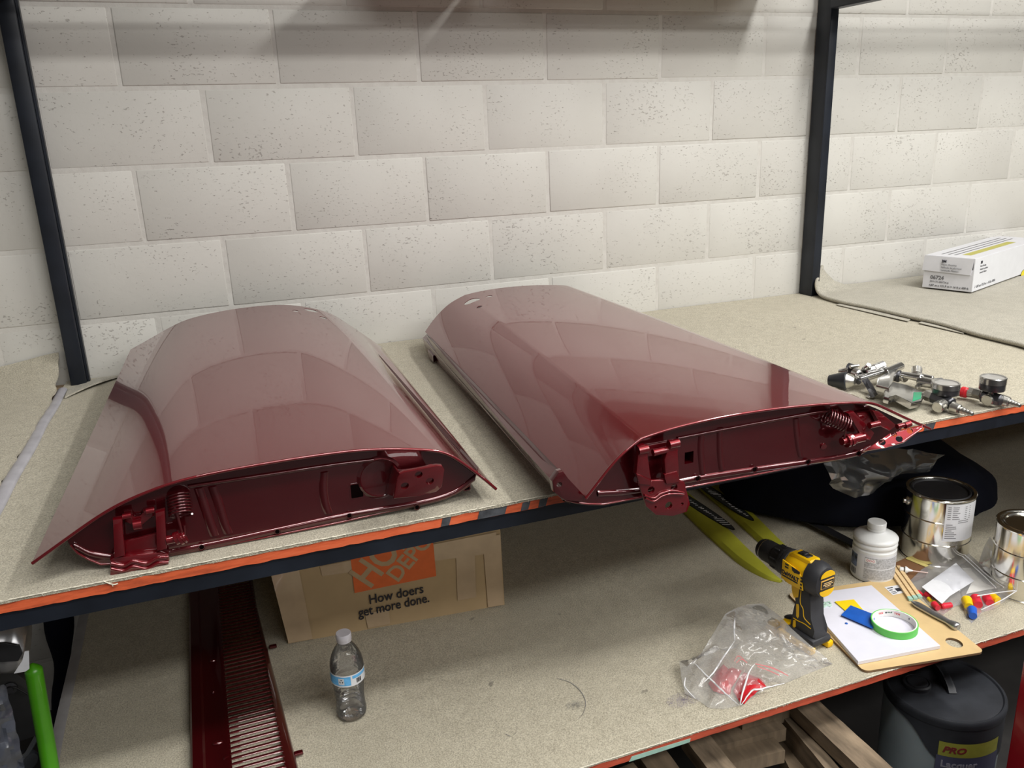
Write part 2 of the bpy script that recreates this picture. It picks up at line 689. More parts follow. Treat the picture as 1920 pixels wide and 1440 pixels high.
# lower shelf board
bm = NB()
x1l = 4.2
box(bm, ((XL + x1l) / 2, YL / 2, ZL - .014), (x1l - XL, -YL - .012, .016))
obj('shelf_board', bm, PLY, rack)
bm = NB()
rows = []
n = 300
for zz, jit in ((ZL - .0055, 0), (ZL - .0205, 1)):
    for yy in (YL - .0015, YL + .008):
        rows.append([(XL + (x1l - XL) * i / n, yy, zz + (rr.uniform(-.001, .0004) if jit else 0)) for i in range(n + 1)])
grid(bm, [rows[1], rows[0], rows[2], rows[3]])
obj('painted_edge', bm, REDEDGE, rack, label='red orange painted front edge of the lower shelf')
bm = NB()
xa, xb = Pz(1190, 1425, ZL).x, Pz(1305, 1385, ZL).x
prism(bm, [(xa, YL - .0018, ZL - .022), (xa + .006, YL - .0018, ZL - .012), (xb, YL - .0018, ZL - .013), (xb - .002, YL - .0018, ZL - .021)], (0, -.0006, 0))
obj('tape_patch', bm, MINT, rack, label='mint tape strip under the lower shelf edge')
bm = NB()
box(bm, (1.95, YL + .22, ZL - .045), (4.4, .04, .045))
box(bm, (1.95, -.08, ZL - .045), (4.4, .04, .045))
obj('lower_beam', bm, STEELD, rack)


# ------------------------------------------------------------------ carpets
def carpet(name, label, outline_fn, nx, ny, mat, thick=.006):
    bm = NB()
    rows = [[outline_fn(i / nx, j / ny) for i in range(nx + 1)] for j in range(ny + 1)]
    V = grid(bm, rows)
    low = [[bm.verts.new(v.co - Vector((0, 0, thick))) for v in r] for r in V]
    for a, b in zip(low, low[1:]):
        for i in range(nx): bm.faces.new((a[i], b[i], b[i + 1], a[i + 1]))
    for i in range(nx):
        bm.faces.new((V[0][i], low[0][i], low[0][i + 1], V[0][i + 1]))
        bm.faces.new((V[-1][i + 1], low[-1][i + 1], low[-1][i], V[-1][i]))
    for j in range(ny):
        bm.faces.new((V[j + 1][0], low[j + 1][0], low[j][0], V[j][0]))
        bm.faces.new((V[j][-1], low[j][-1], low[j + 1][-1], V[j + 1][-1]))
    return obj(name, bm, mat, smooth=50, label=label, cat='carpet')


def nz(x, y, s=1, k=0): return noise.noise(Vector((x * s, y * s, k)))


XR = 2.262


def main_fn(u, v):
    # left edge runs beside the left bay's torn carpet; right edge under the right bay's carpet
    xl = -.300 + .040 * v
    x = xl + (XR + .55 - xl) * u
    y = YF + (-.002 - YF) * v
    if v == 0: y -= .003 + .003 * nz(x, 0, 60)
    z = ZS + .0012 * nz(x, y, 3) + (.0012 if v == 0 else 0)
    if v == 0: z -= .0015
    return (x, y, z)


main = carpet('shelf_carpet', 'beige carpet covering the upper shelf beneath the two red doors', main_fn, 150, 60, CARPET)


def low_fn(u, v):
    x = XL + .016 + (4.1 - XL) * u
    y = YL + (-.02 - YL) * v
    if v == 0: y -= .003 + .003 * nz(x, 3, 60)
    z = ZL + .0015 * nz(x, y, 2.5, 4)
    return (x, y, z)


low = carpet('shelf_carpet', 'worn grey beige carpet covering the lower shelf under the water bottle', low_fn, 170, 60, CARPET_LOW, .0045)
# edge binding at its left end
bm = NB()
pts = []
rows = []
for j in range(41):
    y = YL + (-.02 - YL) * j / 40
    wob = .003 * nz(0, y, 4)
    rows.append([(XL + .020 + wob, y, ZL + .0012), (XL + .010 + wob, y, ZL + .004), (XL - .002 + wob, y, ZL + .001), (XL - .004 + wob, y, ZL - .010)])
grid(bm, rows)
obj('edge_binding', bm, plain('grey_binding', (.33, .32, .32), .7), low, smooth=60, label='smooth grey binding strip')

# the left bay's carpet: higher, curled up at the wall, torn right edge
bm = NB()
rows = []
NJ = 70
edge = []
for j in range(NJ + 1):
    v = j / NJ
    y = YF + .15 + (-.03 - YF - .15) * v
    # torn edge x along y, from pixels on a plane 1.5 cm above the main carpet
    xe = -.264 - .030 * (1 - v) + .007 * nz(0, y, 28) + .004 * nz(3, y, 90)
    xe = min(xe, -.246)
    r = []
    for i in range(41):
        u = i / 40
        x = -1.15 + (xe + 1.15) * u
        curl = max(0, (v - .80) / .20)
        z = ZS + .014 + .002 * nz(x, y, 4) + .075 * curl ** 2.2 * (.35 + .65 * max(0, (u - .5) / .5) ** 2)
        yy = y + (.028 * curl ** 2)
        if u > .96: z -= .004 * (u - .96) / .04
        r.append((x, min(yy, -.004), z))
    rows.append(r)
V = grid(bm, rows)
low_ = [[bm.verts.new(v.co - Vector((0, 0, .007))) for v in r] for r in V]
for a, b in zip(low_, low_[1:]):
    for i in range(40): bm.faces.new((a[i], b[i], b[i + 1], a[i + 1]))
for j in range(NJ):
    bm.faces.new((V[j][-1], low_[j][-1], low_[j + 1][-1], V[j + 1][-1]))
obj('shelf_carpet', bm, CARPET, smooth=60, label='torn beige carpet at the far left, curled up the wall behind the left post', cat='carpet')
# grey rolled plastic edge between the carpets
bm = NB()
rows = []
for j in range(50):
    v = j / 49
    y = YF + .12 + (-.10 - YF - .12) * v
    xc = -.258 - .022 * (1 - v) + .003 * nz(5, y, 6)
    hh = .007 + .003 * nz(1, y, 7)
    wdt = .012 + .003 * (1 - v)
    rows.append([(xc + wdt * math.cos(a), y, ZS + .001 + hh * math.sin(a)) for a in [PI * q / 8 for q in range(9)]])
grid(bm, rows)
obj('plastic_strip', bm, plain('grey_vinyl', (.40, .39, .42), .35, var=.15, scale=20), smooth=60,
    label='grey vinyl strip rolled between the torn left carpet and the main carpet', cat='strip')
# loose flap of carpet by the left post
bm = NB()
a, b, c_, d_ = Pz(120, 745, ZS + .003), Pz(205, 703, ZS + .012), Pz(228, 692, ZS + .012), Pz(160, 717, ZS + .004)
a, b = Pz(122, 746, ZS + .003), Pz(232, 700, ZS + .009)
rows = []
for t in range(13):
    u = t / 12
    p = a.lerp(b, u)
    q = Vector((p.x - .004, p.y + .10 + .0 * u, ZS + .001))
    q.y = min(q.y, -.012)
    p.z = ZS + .006 + .006 * math.sin(PI * u)
    rows.append([p - Vector((0, .002, .004)), p, p.lerp(q, .4) + Vector((0, 0, .001)), q])
grid(bm, rows)
obj('carpet_flap', bm, CARPET_BACK, smooth=60, label='thin grey carpet offcut lying at the foot of the left post', cat='carpet')

# right bay's carpet, thick rolled front-left edge, curled up against the right post
e0 = [(1531, 500, .085), (1528, 522, .055), (1530, 540, .03), (1545, 556, .012), (1580, 566, .008), (1640, 578, .010), (1700, 592, .010), (1760, 605, .009),
      (1830, 625, .010), (1880, 637, .010), (1930, 650, .010), (2050, 690, .01), (2200, 740, .01), (2400, 800, .01)]
edge = []
for px, py, hz in e0:
    p = Pz(px, py, ZS + .008) if hz < .011 else None
    edge.append((px, py, hz))
EP = [Py(1541, 499, -.022), Py(1535, 513, -.050), Py(1530, 530, -.080), Py(1533, 546, -.100)] + [Pz(px, py, ZS + .012) for px, py, hz in edge[3:]]
EP = cat_rom(EP, 5)
bm = NB()
rows = []
for p in EP:
    r = []
    wy = -.012
    for q in range(17):
        u = q / 16
        x = p.x + (4.1 - p.x) * u ** 1.6
        # interior settles to the flat level away from the curl
        fl = min(1, (x - p.x) / (.16 if p.z > ZS + .02 else .03))
        fl = 1 - (1 - fl) ** 2.5
        z = p.z * (1 - fl) + (ZS + .013) * fl + .0015 * nz(x, p.y, 5)
        r.append((x, p.y, z))
    rows.append(r)
rows = [[(x, -.006, z) for x, y, z in rows[0]]] + rows
V = grid(bm, rows)
lo2 = [[bm.verts.new(v.co - Vector((-.004, 0, .010))) for v in r] for r in V]
for a, b in zip(lo2, lo2[1:]):
    for i in range(16): bm.faces.new((a[i], b[i], b[i + 1], a[i + 1]))
for j in range(len(V) - 1):
    bm.faces.new((V[j][0], lo2[j][0], lo2[j + 1][0], V[j + 1][0]))
for i in range(16): bm.faces.new((V[0][i], lo2[0][i], lo2[0][i + 1], V[0][i + 1]))
rcp = obj('shelf_carpet', bm, CARPET_BACK, smooth=60, label='grey beige carpet at the right under the white carton, curled up against the right post', cat='carpet')
bm = NB()
tube(bm, [p + Vector((.002, 0, -.001)) for p in EP], .0062, n=10)
obj('rolled_edge', bm, CARPET_BACK, rcp, smooth=60)
# thin layers peeping out under its edge
for i, pts in enumerate((((1568, 572), (1700, 600), (1702, 603), (1640, 592)), ((1722, 606), (1810, 622), (1806, 626), (1720, 609)))):
    bm = NB()
    pp = [Pz(x, y, ZS + .0025) for x, y in pts]
    q = [pp[0] + Vector((.06, .02, 0)), pp[1] + Vector((.05, .02, 0))]
    prism(bm, [pp[0], pp[2], q[1], q[0]], (0, 0, .0018))
    obj('liner_sheet', bm, CARPET_BACK, label=('thin liner sheet peeping out under the right carpet near the post' if i == 0 else 'thin liner sheet peeping out under the right carpet, right of the other'), cat='liner', group='liner sheets under the right carpet')

# frayed yarn along the cut edges (nobody could count it)
for par, y0, z0, x0, x1, cnt, sd in ((main, YF - .004, ZS - .002, -.24, 2.2, 1500, 1), (low, YL - .004, ZL - .001, .2, 2.2, 1100, 2)):
    bm = NB()
    rr = random.Random(sd)
    for i in range(cnt):
        x = rr.uniform(x0, x1)
        dx, dz = rr.uniform(-.006, .006), rr.uniform(-.005, .0025)
        p = Vector((x, y0 + rr.uniform(0, .004), z0 + rr.uniform(-.001, .0015)))
        q = p + Vector((dx, -rr.uniform(0, .002), dz))
        wv = Vector((.0004, 0, .0005))
        v = [bm.verts.new(p - wv), bm.verts.new(p + wv), bm.verts.new(q + wv * .4 + Vector((0, -.0006, 0))), bm.verts.new(q - wv * .4)]
        bm.faces.new(v)
    tube(bm, [(x0 + (x1 - x0) * i / 400, y0 + .001 + .0012 * nz(i, 0, .7), z0 + .0004 + .0010 * nz(0, i, .9)) for i in range(401)], .0012, n=5)
    obj('frayed_yarn', bm, FRAY, par, kind='stuff')
bm = NB()
tube(bm, cat_rom([Py(193, 1089, YF - .003), Py(205, 1094, YF - .004), Py(214, 1096, YF - .005), Py(221, 1094, YF - .004)], 4), .0012, n=5)
tube(bm, cat_rom([Py(208, 1094, YF - .004), Py(212, 1099, YF - .005)], 3), .0009, n=5)
obj('loose_thread', bm, FRAY, main, smooth=60)
# ------------------------------------------------------------------ the two car doors
def coil(bm, p, q, R, r, turns, n=14):
    p, q = Vector(p), Vector(q)
    u, v, d = frame(q - p)
    L = (q - p).length
    pts = []
    for i in range(int(turns * n) + 1):
        a = 2 * PI * i / n
        pts.append(p + d * (L * i / (turns * n)) + (u * math.cos(a) + v * math.sin(a)) * R)
    return tube(bm, pts, r, n=6)


def relax(pts, keep, it=14):
    """even out small waves of a measured curve"""
    pts = [p.copy() for p in pts]
    for _ in range(it):
        q = [p.copy() for p in pts]
        for i in range(1, len(pts) - 1):
            if i in keep: continue
            pts[i] = q[i] * .5 + (q[i - 1] + q[i + 1]) * .25
    return pts


def interp(poly, t):
    """point at fraction t of a list"""
    f = t * (len(poly) - 1)
    i = min(int(f), len(poly) - 2)
    return Vector(poly[i]).lerp(Vector(poly[i + 1]), f - i)


def profile_z(prof, x):
    for a, b in zip(prof, prof[1:]):
        if (a.x - x) * (b.x - x) <= 0 and abs(b.x - a.x) > 1e-7:
            return a.z + (b.z - a.z) * (x - a.x) / (b.x - a.x)
    return prof[0].z if x < prof[0].x else prof[-1].z


def bowl_cut(p, ax, r, depth=.02):
    b = NB()
    p = Vector(p)
    ax = Vector(ax).normalized()
    cyl(b, p - ax * depth, p + ax * depth, r, n=18)
    return b


def make_skin(root, near, far, sharp, t_rows=28, holes=(), thick=.0016, mod=None):
    near = relax(cat_rom(near, 9, sharp), [q * 9 for q in sharp], 40)
    far = relax(cat_rom(far, 9, sharp), [q * 9 for q in sharp], 40)
    bm = NB()
    rows = []
    for j in range(t_rows + 1):
        v = j / t_rows
        row = []
        for i, (a, b) in enumerate(zip(near, far)):
            p = a.lerp(b, v)
            p.z += .006 * math.sin(PI * v) * math.sin(PI * i / (len(near) - 1))
            if mod: p = mod(p, i / (len(near) - 1), v)
            row.append(p)
        rows.append(row)
    V = grid(bm, rows)
    bm.normal_update()
    low = []
    for r in V:
        rr_ = []
        for v in r:
            nn = v.normal if v.normal.z > 0 else -v.normal
            rr_.append(bm.verts.new(v.co - nn * thick))
        low.append(rr_)
    m = len(V[0])
    for a, b in zip(low, low[1:]):
        for i in range(m - 1): bm.faces.new((a[i], b[i], b[i + 1], a[i + 1]))
    for i in range(m - 1):
        bm.faces.new((V[0][i], low[0][i], low[0][i + 1], V[0][i + 1]))
        bm.faces.new((V[-1][i + 1], low[-1][i + 1], low[-1][i], V[-1][i]))
    for j in range(len(V) - 1):
        bm.faces.new((V[j + 1][0], low[j + 1][0], low[j][0], V[j][0]))
        bm.faces.new((V[j][-1], low[j][-1], low[j + 1][-1], V[j + 1][-1]))
    if holes:
        cs = []
        for px, py, rx, ry in holes:
            # hole position: march down the ray to the skin
            d = (P(px, py, 2, -2) - CAM).normalized()
            best = None
            for jj in range(t_rows):
                for ii in range(m - 1):
                    pass
            # find by scanning rows
            bd, bp = 9, None
            for r in rows:
                for p in r:
                    dd = (p - CAM)
                    dist = (dd - d * dd.dot(d)).length
                    if dist < bd: bd, bp = dist, p
            hit = CAM + d * (bp - CAM).dot(d)
            cb = NB()
            m4 = Matrix.Translation(hit) @ Matrix.Diagonal((rx, ry, .03, 1))
            bmesh.ops.create_cone(cb, cap_ends=True, segments=20, radius1=1, radius2=1, depth=2, matrix=m4)
            cs.append(cb)
        bm = cut(bm, cs)
    sk = obj('outer_skin', bm, PAINT, root, smooth=24)
    bm = NB()
    tube(bm, [p + Vector((0, -.0004, -.0012)) for p in near], .0027, n=8)
    obj('hem', bm, PAINT, sk, smooth=60)
    return sk, near, far, rows


def shell(root, near, far, ynear, yfar, bottom_px, xr, inset=.010, cuts=(), xpad=.0):
    """inner pressing: a box whose top follows the skin and whose near face is the shut face"""
    bot = [Py(x, y, ynear) for x, y in bottom_px]
    for p in bot: p.z = max(p.z, ZS + .0015)
    x0, x1 = bot[0].x, bot[-1].x
    n = 26
    bx = [b.x for b in bot]
    bott, topp = [], []
    for i in range(n + 1):
        x = x0 + (x1 - x0) * i / n
        x = x0 + (x1 - x0) * (.5 - .5 * math.cos(PI * i / n))
        zb = profile_z(bot, x)
        zt = max(profile_z(near, x) - inset, zb + .002)
        bott.append((x, zb))
        topp.append((x, zt))
    bm = NB()
    fx0, fx1 = far[0].x, far[-1].x
    nx0, nx1 = near[0].x, near[-1].x

    def ring(y, v):
        r = []
        for x, z in bott + topp[::-1]:
            xx = fx0 + (fx1 - fx0) * (x - nx0) / (nx1 - nx0)
            xx = (fx0 + fx1) / 2 + (xx - (fx0 + fx1) / 2) * .90
            istop = (x, z) in topp
            zf = max(profile_z(far, xx) - inset * 2.6, ZS + .01) if istop else z + .001
            r.append(Vector((x + (xx - x) * v, y, z + (zf - z) * v)))
        return r
    # rim, flange step, recessed face
    A = ring(ynear, 0)
    M_ = [bm.verts.new(p) for p in A]
    B = [bm.verts.new(p) for p in ring(yfar, .97)]
    m = len(A)
    for i in range(m): bm.faces.new((M_[i], M_[(i + 1) % m], B[(i + 1) % m], B[i]))
    bm.faces.new(M_[::-1])
    bm.faces.new(B)
    bmesh.ops.remove_doubles(bm, verts=bm.verts, dist=.0002)
    if cuts: bm = cut(bm, cuts)
    sh = obj('inner_shell', bm, [PAINT_SHADED, HOLE_SHADE], root, smooth=30)
    bm = NB()
    tube(bm, [Vector((x, ynear - .0006, z + .0016)) for x, z in bott[1:-1]], .0019, n=8)
    obj('lower_rim', bm, PAINT, sh, smooth=60)
    return sh, bott, topp


def flange(parent, px, y, t=.004, wdt=.010, name='shut_flange', mat=None):
    """a raised pressed lip that follows pixels on the shut face"""
    pts = cat_rom([Py(a, b, y) for a, b in px], 4)
    bm = NB()
    rows = []
    for p in pts:
        rows.append([p + Vector((0, .001, wdt * .5)), p + Vector((0, -t * .8, wdt * .35)), p + Vector((0, -t, 0)), p + Vector((0, -t * .8, -wdt * .35)), p + Vector((0, .001, -wdt * .5))])
    grid(bm, rows)
    return obj(name, bm, mat or PAINT_SHADED, parent, smooth=60)


def rect_cut(px, py, wx, wz, y, depth=.05):
    b = NB()
    p = Py(px, py, y)
    box(b, p, (wx, depth * 2, wz))
    return b


def small_holes(parent, pts, y, r=.0042):
    for a, b in pts:
        bm = NB()
        p = Py(a, b, y)
        lathe(bm, p + Vector((0, -.0005, 0)), [(r * 1.5, .0008), (r * 1.35, -.0006), (r, -.0006)], axis=(0, -1, 0), n=14, caps=False)
        cyl(bm, p + Vector((0, -.0002, 0)), p + Vector((0, -.0006, 0)), r, n=14, mi=1)  # flat black disc painted as the shade in the hole
        obj('bolt_hole', bm, [PAINT_SHADED, HOLE_SHADE], parent, smooth=40)


def plate(parent, pts, vec, name='hinge_plate', holes=(), hr=.007, bev=.0015, mat=None):
    bm = NB()
    prism(bm, pts, vec, bev=bev)
    if holes:
        v = Vector(vec).normalized()
        bm = cut(bm, [bowl_cut(p, v, r_, .04) for p, r_ in holes])
    return obj(name, bm, mat or PAINT, parent, smooth=35)


# ---- left door
YN = -1.265
ld = thing('car_door', 'red painted car door lying at the left, all of it on the shelf', 'car door', (.22, -.7, ZS), group=None)
lnear = [Py(x, y, YN) for x, y in ((60, 1055), (130, 1005), (210, 948), (280, 920), (340, 897), (480, 870), (640, 845), (720, 840), (820, 842), (850, 855), (900, 890), (930, 916))]
lfar = [Py(x, y, -.125) for x, y in ((245, 655), (278, 637), (312, 617), (338, 604), (365, 594), (430, 580), (500, 572), (550, 571), (612, 583), (640, 599), (680, 626), (715, 650))]


def lmod(p, u, v):
    # near the belt line the side dips into a groove, then rolls out as a lip
    if u > .86:
        s = (u - .86) / .14
        e = min(1, v * 5) * min(1, (1 - v) * 4)
        p.z -= .007 * math.exp(-((s - .40) / .17) ** 2) * e
        p.z += .005 * math.exp(-((s - .78) / .16) ** 2) * e
    return p


sk, ln, lf, lrows = make_skin(ld, lnear, lfar, (), holes=((554, 580, .008, .010), (583, 581, .019, .020), (606, 597, .010, .013)), mod=lmod)
YB = -1.238
cuts = ()
sh, bo, to = shell(ld, ln, lf, YB, -.17,
                   ((128, 1018), (150, 1043), (190, 1060), (250, 1062), (320, 1048), (400, 1033), (520, 1006), (640, 980), (720, 962), (800, 945), (850, 930), (885, 908), (897, 878)), None, cuts=cuts)
for (px, py, wx, wz) in ((669, 920, .020, .024), (875, 912, .010, .012)):
    bm = NB()
    c = Py(px, py, YB)
    pts = rrect(wx + .004, wz + .004, .003)
    prism(bm, [c + Vector((a, .0004, b)) for a, b in pts], (0, -.0012, 0))
    op = obj('square_opening', bm, PAINT_SHADED, sh)
    bm = NB()
    prism(bm, [c + Vector((a, -.0006, b)) for a, b in rrect(wx, wz, .0015)], (0, -.0006, 0))
    obj('opening', bm, HOLE_SHADE, op, label='square opening painted as a flat dark plate')
small_holes(sh, ((378, 1026), (520, 997), (655, 967), (782, 951)), YB - .0045, .0035)
flange(sh, ((140, 1022), (180, 1040), (260, 1044), (380, 1024), (520, 994), (655, 965), (782, 944), (850, 924), (890, 895)), YB, .0042, .012)
flange(sh, ((352, 912), (480, 893), (620, 872), (700, 862)), YB - .001, .003, .006, 'pressed_rib')
for pts in (((372, 915), (382, 945), (392, 975), (402, 1004)), ((608, 885), (606, 915), (610, 945), (616, 962)), ((398, 912), (410, 945), (420, 980), (428, 1000))):
    bm = NB()
    q = cat_rom([Py(a, b, YB) for a, b in pts], 4)
    grid(bm, [[p + Vector((-.008, .001, 0)), p + Vector((-.004, -.003, 0)), p + Vector((.004, -.003, 0)), p + Vector((.008, .001, 0))] for p in q])
    obj('pressed_rib', bm, PAINT_SHADED, sh, smooth=60)
# dished pocket round the check hinge
bm = NB()
lathe(bm, Py(712, 895, YB - .0005), [(.040, -.001), (.034, .003), (.030, .001), (.012, -.0005)], axis=(0, -1, 0), n=28, caps=False)
obj('pressed_rib', bm, PAINT_SHADED, sh, smooth=60)
# upper hinge with two arms, pin and return spring
hz_ = -1.262
hg = plate(ld, [Py(x, y, hz_) for x, y in ((206, 1050), (212, 1046), (300, 1036), (316, 1040), (318, 1052), (306, 1066), (270, 1080), (222, 1085), (206, 1080))], (0, .020, 0), 'hinge', bev=.003)
hg.name = 'hinge'
for pts in (((211, 975), (229, 972), (234, 1042), (214, 1048)), ((291, 962), (309, 957), (313, 1030), (294, 1034))):
    plate(hg, [Py(x, y, hz_ - .006) for x, y in pts], (0, .014, 0), 'hinge_arm', bev=.0022)
plate(hg, [Py(x, y, hz_ + .010) for x, y in ((233, 1015), (293, 1000), (295, 1036), (236, 1044))], (0, .005, 0), 'hinge_web', bev=.001)
plate(hg, [Py(x, y, hz_ + .016) for x, y in ((232, 962), (246, 960), (250, 972), (264, 970), (268, 958), (288, 954), (290, 968), (272, 976), (268, 986), (252, 988), (246, 980), (234, 980))], (0, .012, 0), 'hinge_bracket', bev=.002)
for yy_ in (1058, 1068):
    bm = NB()
    tube(bm, cat_rom([Py(x, y + (yy_ - 1058), hz_ - .001) for x, y in ((208, 1056), (232, 1060), (250, 1052), (275, 1056), (296, 1046), (316, 1044))], 5), .0030, n=8)
    obj('pressed_ridge', bm, PAINT, hg, smooth=60)
for i, (x, y, s_) in enumerate(((258, 984, .010), (238, 968, .006), (282, 958, .006))):
    bm = NB()
    cyl(bm, Py(x - 8, y + 1, hz_ + .008), Py(x + 8, y - 2, hz_ + .008), s_ * .8, n=14)
    obj('hinge_pin', bm, PAINT, hg, smooth=40)
bm = NB()
for a, b, r_ in ((312, 347, .007), (328, 334, .0105), (336, 341, .012), (343, 347, .0095)):
    cyl(bm, Py(a, 1013 - (a - 312) * .15, hz_ - .001), Py(b, 1011 - (b - 312) * .15, hz_ - .001), r_, n=16)
obj('hinge_pin', bm, PAINT, hg, smooth=40)
bm = NB()
cyl(bm, Py(345, 985, hz_ + .004), Py(347, 1018, hz_ + .002), .0022, n=8)
cyl(bm, Py(330, 960, hz_ + .002), Py(342, 1003, hz_), .0032, .0022, n=8)
coil(bm, Py(339, 967, hz_ + .004), Py(334, 925, hz_ + .024), .0165, .0017, 7.5)
obj('return_spring', bm, PAINT_SHADED, hg, smooth=60)
# second hinge: bolted plate with three holes
yq = -1.305
ppx = ((742, 892), (746, 884), (754, 880), (815, 868), (825, 869), (830, 876), (828, 912), (818, 922), (786, 930), (738, 935))
hp = [Py(x, y, yq) for x, y in ppx]
for i, p in enumerate(hp):
    fr = (p.z - min(q.z for q in hp))
    p.y -= .25 * fr
n_ = (hp[6] - hp[1]).cross(hp[9] - hp[1]).normalized()
if n_.y < 0: n_ = -n_
o3 = hp[1]
for p in hp: p -= n_ * (p - o3).dot(n_)


def onplane(x, y):
    d = (P(x, y, 2, -3) - CAM).normalized()
    return CAM + d * ((o3 - CAM).dot(n_) / d.dot(n_))


h2 = plate(ld, hp, n_ * .007, 'hinge', holes=[(onplane(785, 890), .0065), (onplane(759, 911), .0068), (onplane(806, 902), .0068)], bev=.0012)
plate(h2, [Py(735, 872, YB - .002), Py(746, 886, yq - .002), Py(740, 932, yq + .012), Py(722, 925, YB - .002)], (.004, .001, 0), 'hinge_bracket', bev=.0008)
plate(h2, [Py(738, 880, YB - .002), Py(800, 872, YB - .002), onplane(812, 874) + n_ * .006, onplane(752, 888) + n_ * .006], (0, 0, -.005), 'hinge_bracket', bev=.0008)

# ---- right door
YN2 = -1.385
rd = thing('car_door', 'red painted car door at the right, overhanging the shelf edge above the yellow strips', 'car door', (1.05, -.8, ZS))
rnear = [Py(x, y, YN2) for x, y in ((1098, 933), (1125, 898), (1150, 866), (1175, 842), (1202, 821), (1262, 800), (1380, 775), (1500, 759), (1618, 752), (1645, 757), (1695, 782), (1744, 803))]
c9 = Py(1076, 538, -.17)
rfar = [Py(x, y, -.17) for x, y in ((797, 622), (811, 601), (830, 580), (848, 565), (872, 553), (903, 545), (958, 537), (1018, 534), (1060, 535))] + [c9, c9 + Vector((.06, 0, -.045)), c9 + Vector((.12, 0, -.080))]
sk2, rn, rf, rrows = make_skin(rd, rnear, rfar, (4,), holes=((885, 563, .024, .020), (917, 554, .010, .009), (899, 578, .008, .009)))
YB2 = -1.364
cuts = [rect_cut(1292, 858, .018, .022, YB2), rect_cut(1560, 850, .0001, .0001, YB2 + .5)][:1]
shr, bo2, to2 = shell(rd, rn, rf, YB2, -.22,
                      ((1036, 905), (1042, 926), (1060, 939), (1090, 946), (1130, 947), (1190, 936), (1270, 918), (1400, 897), (1520, 879), (1590, 868), (1614, 858), (1650, 832), (1690, 806)), None, cuts=cuts, inset=.008)
small_holes(shr, ((1308, 897), (1415, 880), (1515, 866), (1610, 850)), YB2 - .0045, .004)
flange(shr, ((1120, 925), (1190, 920), (1300, 898), (1415, 880), (1515, 866), (1600, 852), (1630, 838)), YB2, .0042, .012)
flange(shr, ((1270, 822), (1400, 797), (1520, 775), (1570, 768)), YB2 - .001, .003, .006, 'pressed_rib')
for pts in (((1316, 810), (1314, 840), (1316, 870), (1318, 888)), ((1350, 802), (1350, 840), (1352, 868), (1354, 880)), ((1492, 785), (1494, 810), (1498, 840), (1502, 856))):
    bm = NB()
    q = cat_rom([Py(a, b, YB2) for a, b in pts], 4)
    grid(bm, [[p + Vector((-.008, .001, 0)), p + Vector((-.004, -.003, 0)), p + Vector((.004, -.003, 0)), p + Vector((.008, .001, 0))] for p in q])
    obj('pressed_rib', bm, PAINT_SHADED, shr, smooth=60)
# belt channel and lip down the left side
near_e = [(1037, 903), (1000, 853), (940, 790), (880, 724), (838, 682), (806, 648), (797, 626)]
skl = [r[0] for r in rrows]


def skin_at_y(y):
    for a, b in zip(skl, skl[1:]):
        if (a.y - y) * (b.y - y) <= 0: return a.lerp(b, (y - a.y) / (b.y - a.y))
    return skl[-1]


bm = NB()
rows, rows2 = [], []
NN = 40
for j in range(NN + 1):
    v = j / NN
    y = -1.335 + (-.19 + 1.335) * v
    s_ = skin_at_y(y)
    wsc = 1.0 - .45 * v
    p0 = s_ + Vector((.002, 0, -.0015))
    rows.append([p0, s_ + Vector((-.004, 0, -.006)), s_ + Vector((-.009 * wsc - .002, 0, -.016 * wsc)), s_ + Vector((-.014 * wsc - .003, 0, -.021 * wsc)), s_ + Vector((-.018 * wsc - .003, 0, -.020 * wsc)), s_ + Vector((-.019 * wsc - .003, 0, -.024 * wsc)), Vector((s_.x - .006 * wsc, y, ZS + .002))])
grid(bm, rows)
obj('belt_rail', bm, PAINT_SHADED, rd, smooth=40)
# corner bracket where the belt meets the shut face
bm = NB()
cp = [Py(x, y, YB2 - .012) for x, y in ((1036, 903), (1048, 886), (1056, 884), (1066, 898), (1098, 932), (1096, 942), (1060, 938), (1040, 924))]
prism(bm, cp, (0, .016, 0), bev=.001)
bm = cut(bm, [bowl_cut(Py(1049, 909, YB2 - .012), (0, 1, 0), .0050, .03)])
obj('corner_bracket', bm, PAINT_SHADED, rd, smooth=35)
# striker pad at the far end of the belt rail
bm = NB()
prism(bm, [Pz(802, 656, ZS + .03), Pz(812, 650, ZS + .035), Pz(822, 660, ZS + .03), Pz(812, 668, ZS + .025)], (0, 0, -.02), bev=.002)
obj('rail_end', bm, PAINT_SHADED, rd)
# front hinge, arms and forked plate
hy = -1.392
h3 = plate(rd, [Py(x, y, hy) for x, y in ((1197, 905), (1211, 902), (1270, 899), (1284, 905), (1294, 945), (1288, 960), (1262, 968), (1230, 966), (1212, 950))], (0, .006, .001), 'hinge',
           holes=[(Py(1221, 919, hy), .0068), (Py(1264, 914, hy), .0068), (Py(1254, 948, hy), .0072), (Py(1279, 945, hy), .003), (Py(1229, 951, hy), .0025)], bev=.0013)
for pts in (((1198, 838), (1210, 834), (1214, 842), (1216, 868), (1222, 902), (1206, 908), (1193, 890)), ((1246, 862), (1258, 828), (1271, 828), (1272, 870), (1274, 898), (1258, 902), (1248, 890))):
    plate(h3, [Py(x, y, hy - .002) for x, y in pts], (0, .013, 0), 'hinge_arm', bev=.0022)
for pts in (((1193, 888), (1208, 896), (1222, 900), (1222, 910), (1200, 908)), ((1246, 890), (1270, 884), (1276, 904), (1250, 908))):
    plate(h3, [Py(x, y, hy - .004) for x, y in pts], (0, .007, 0), 'hinge_web', bev=.001)
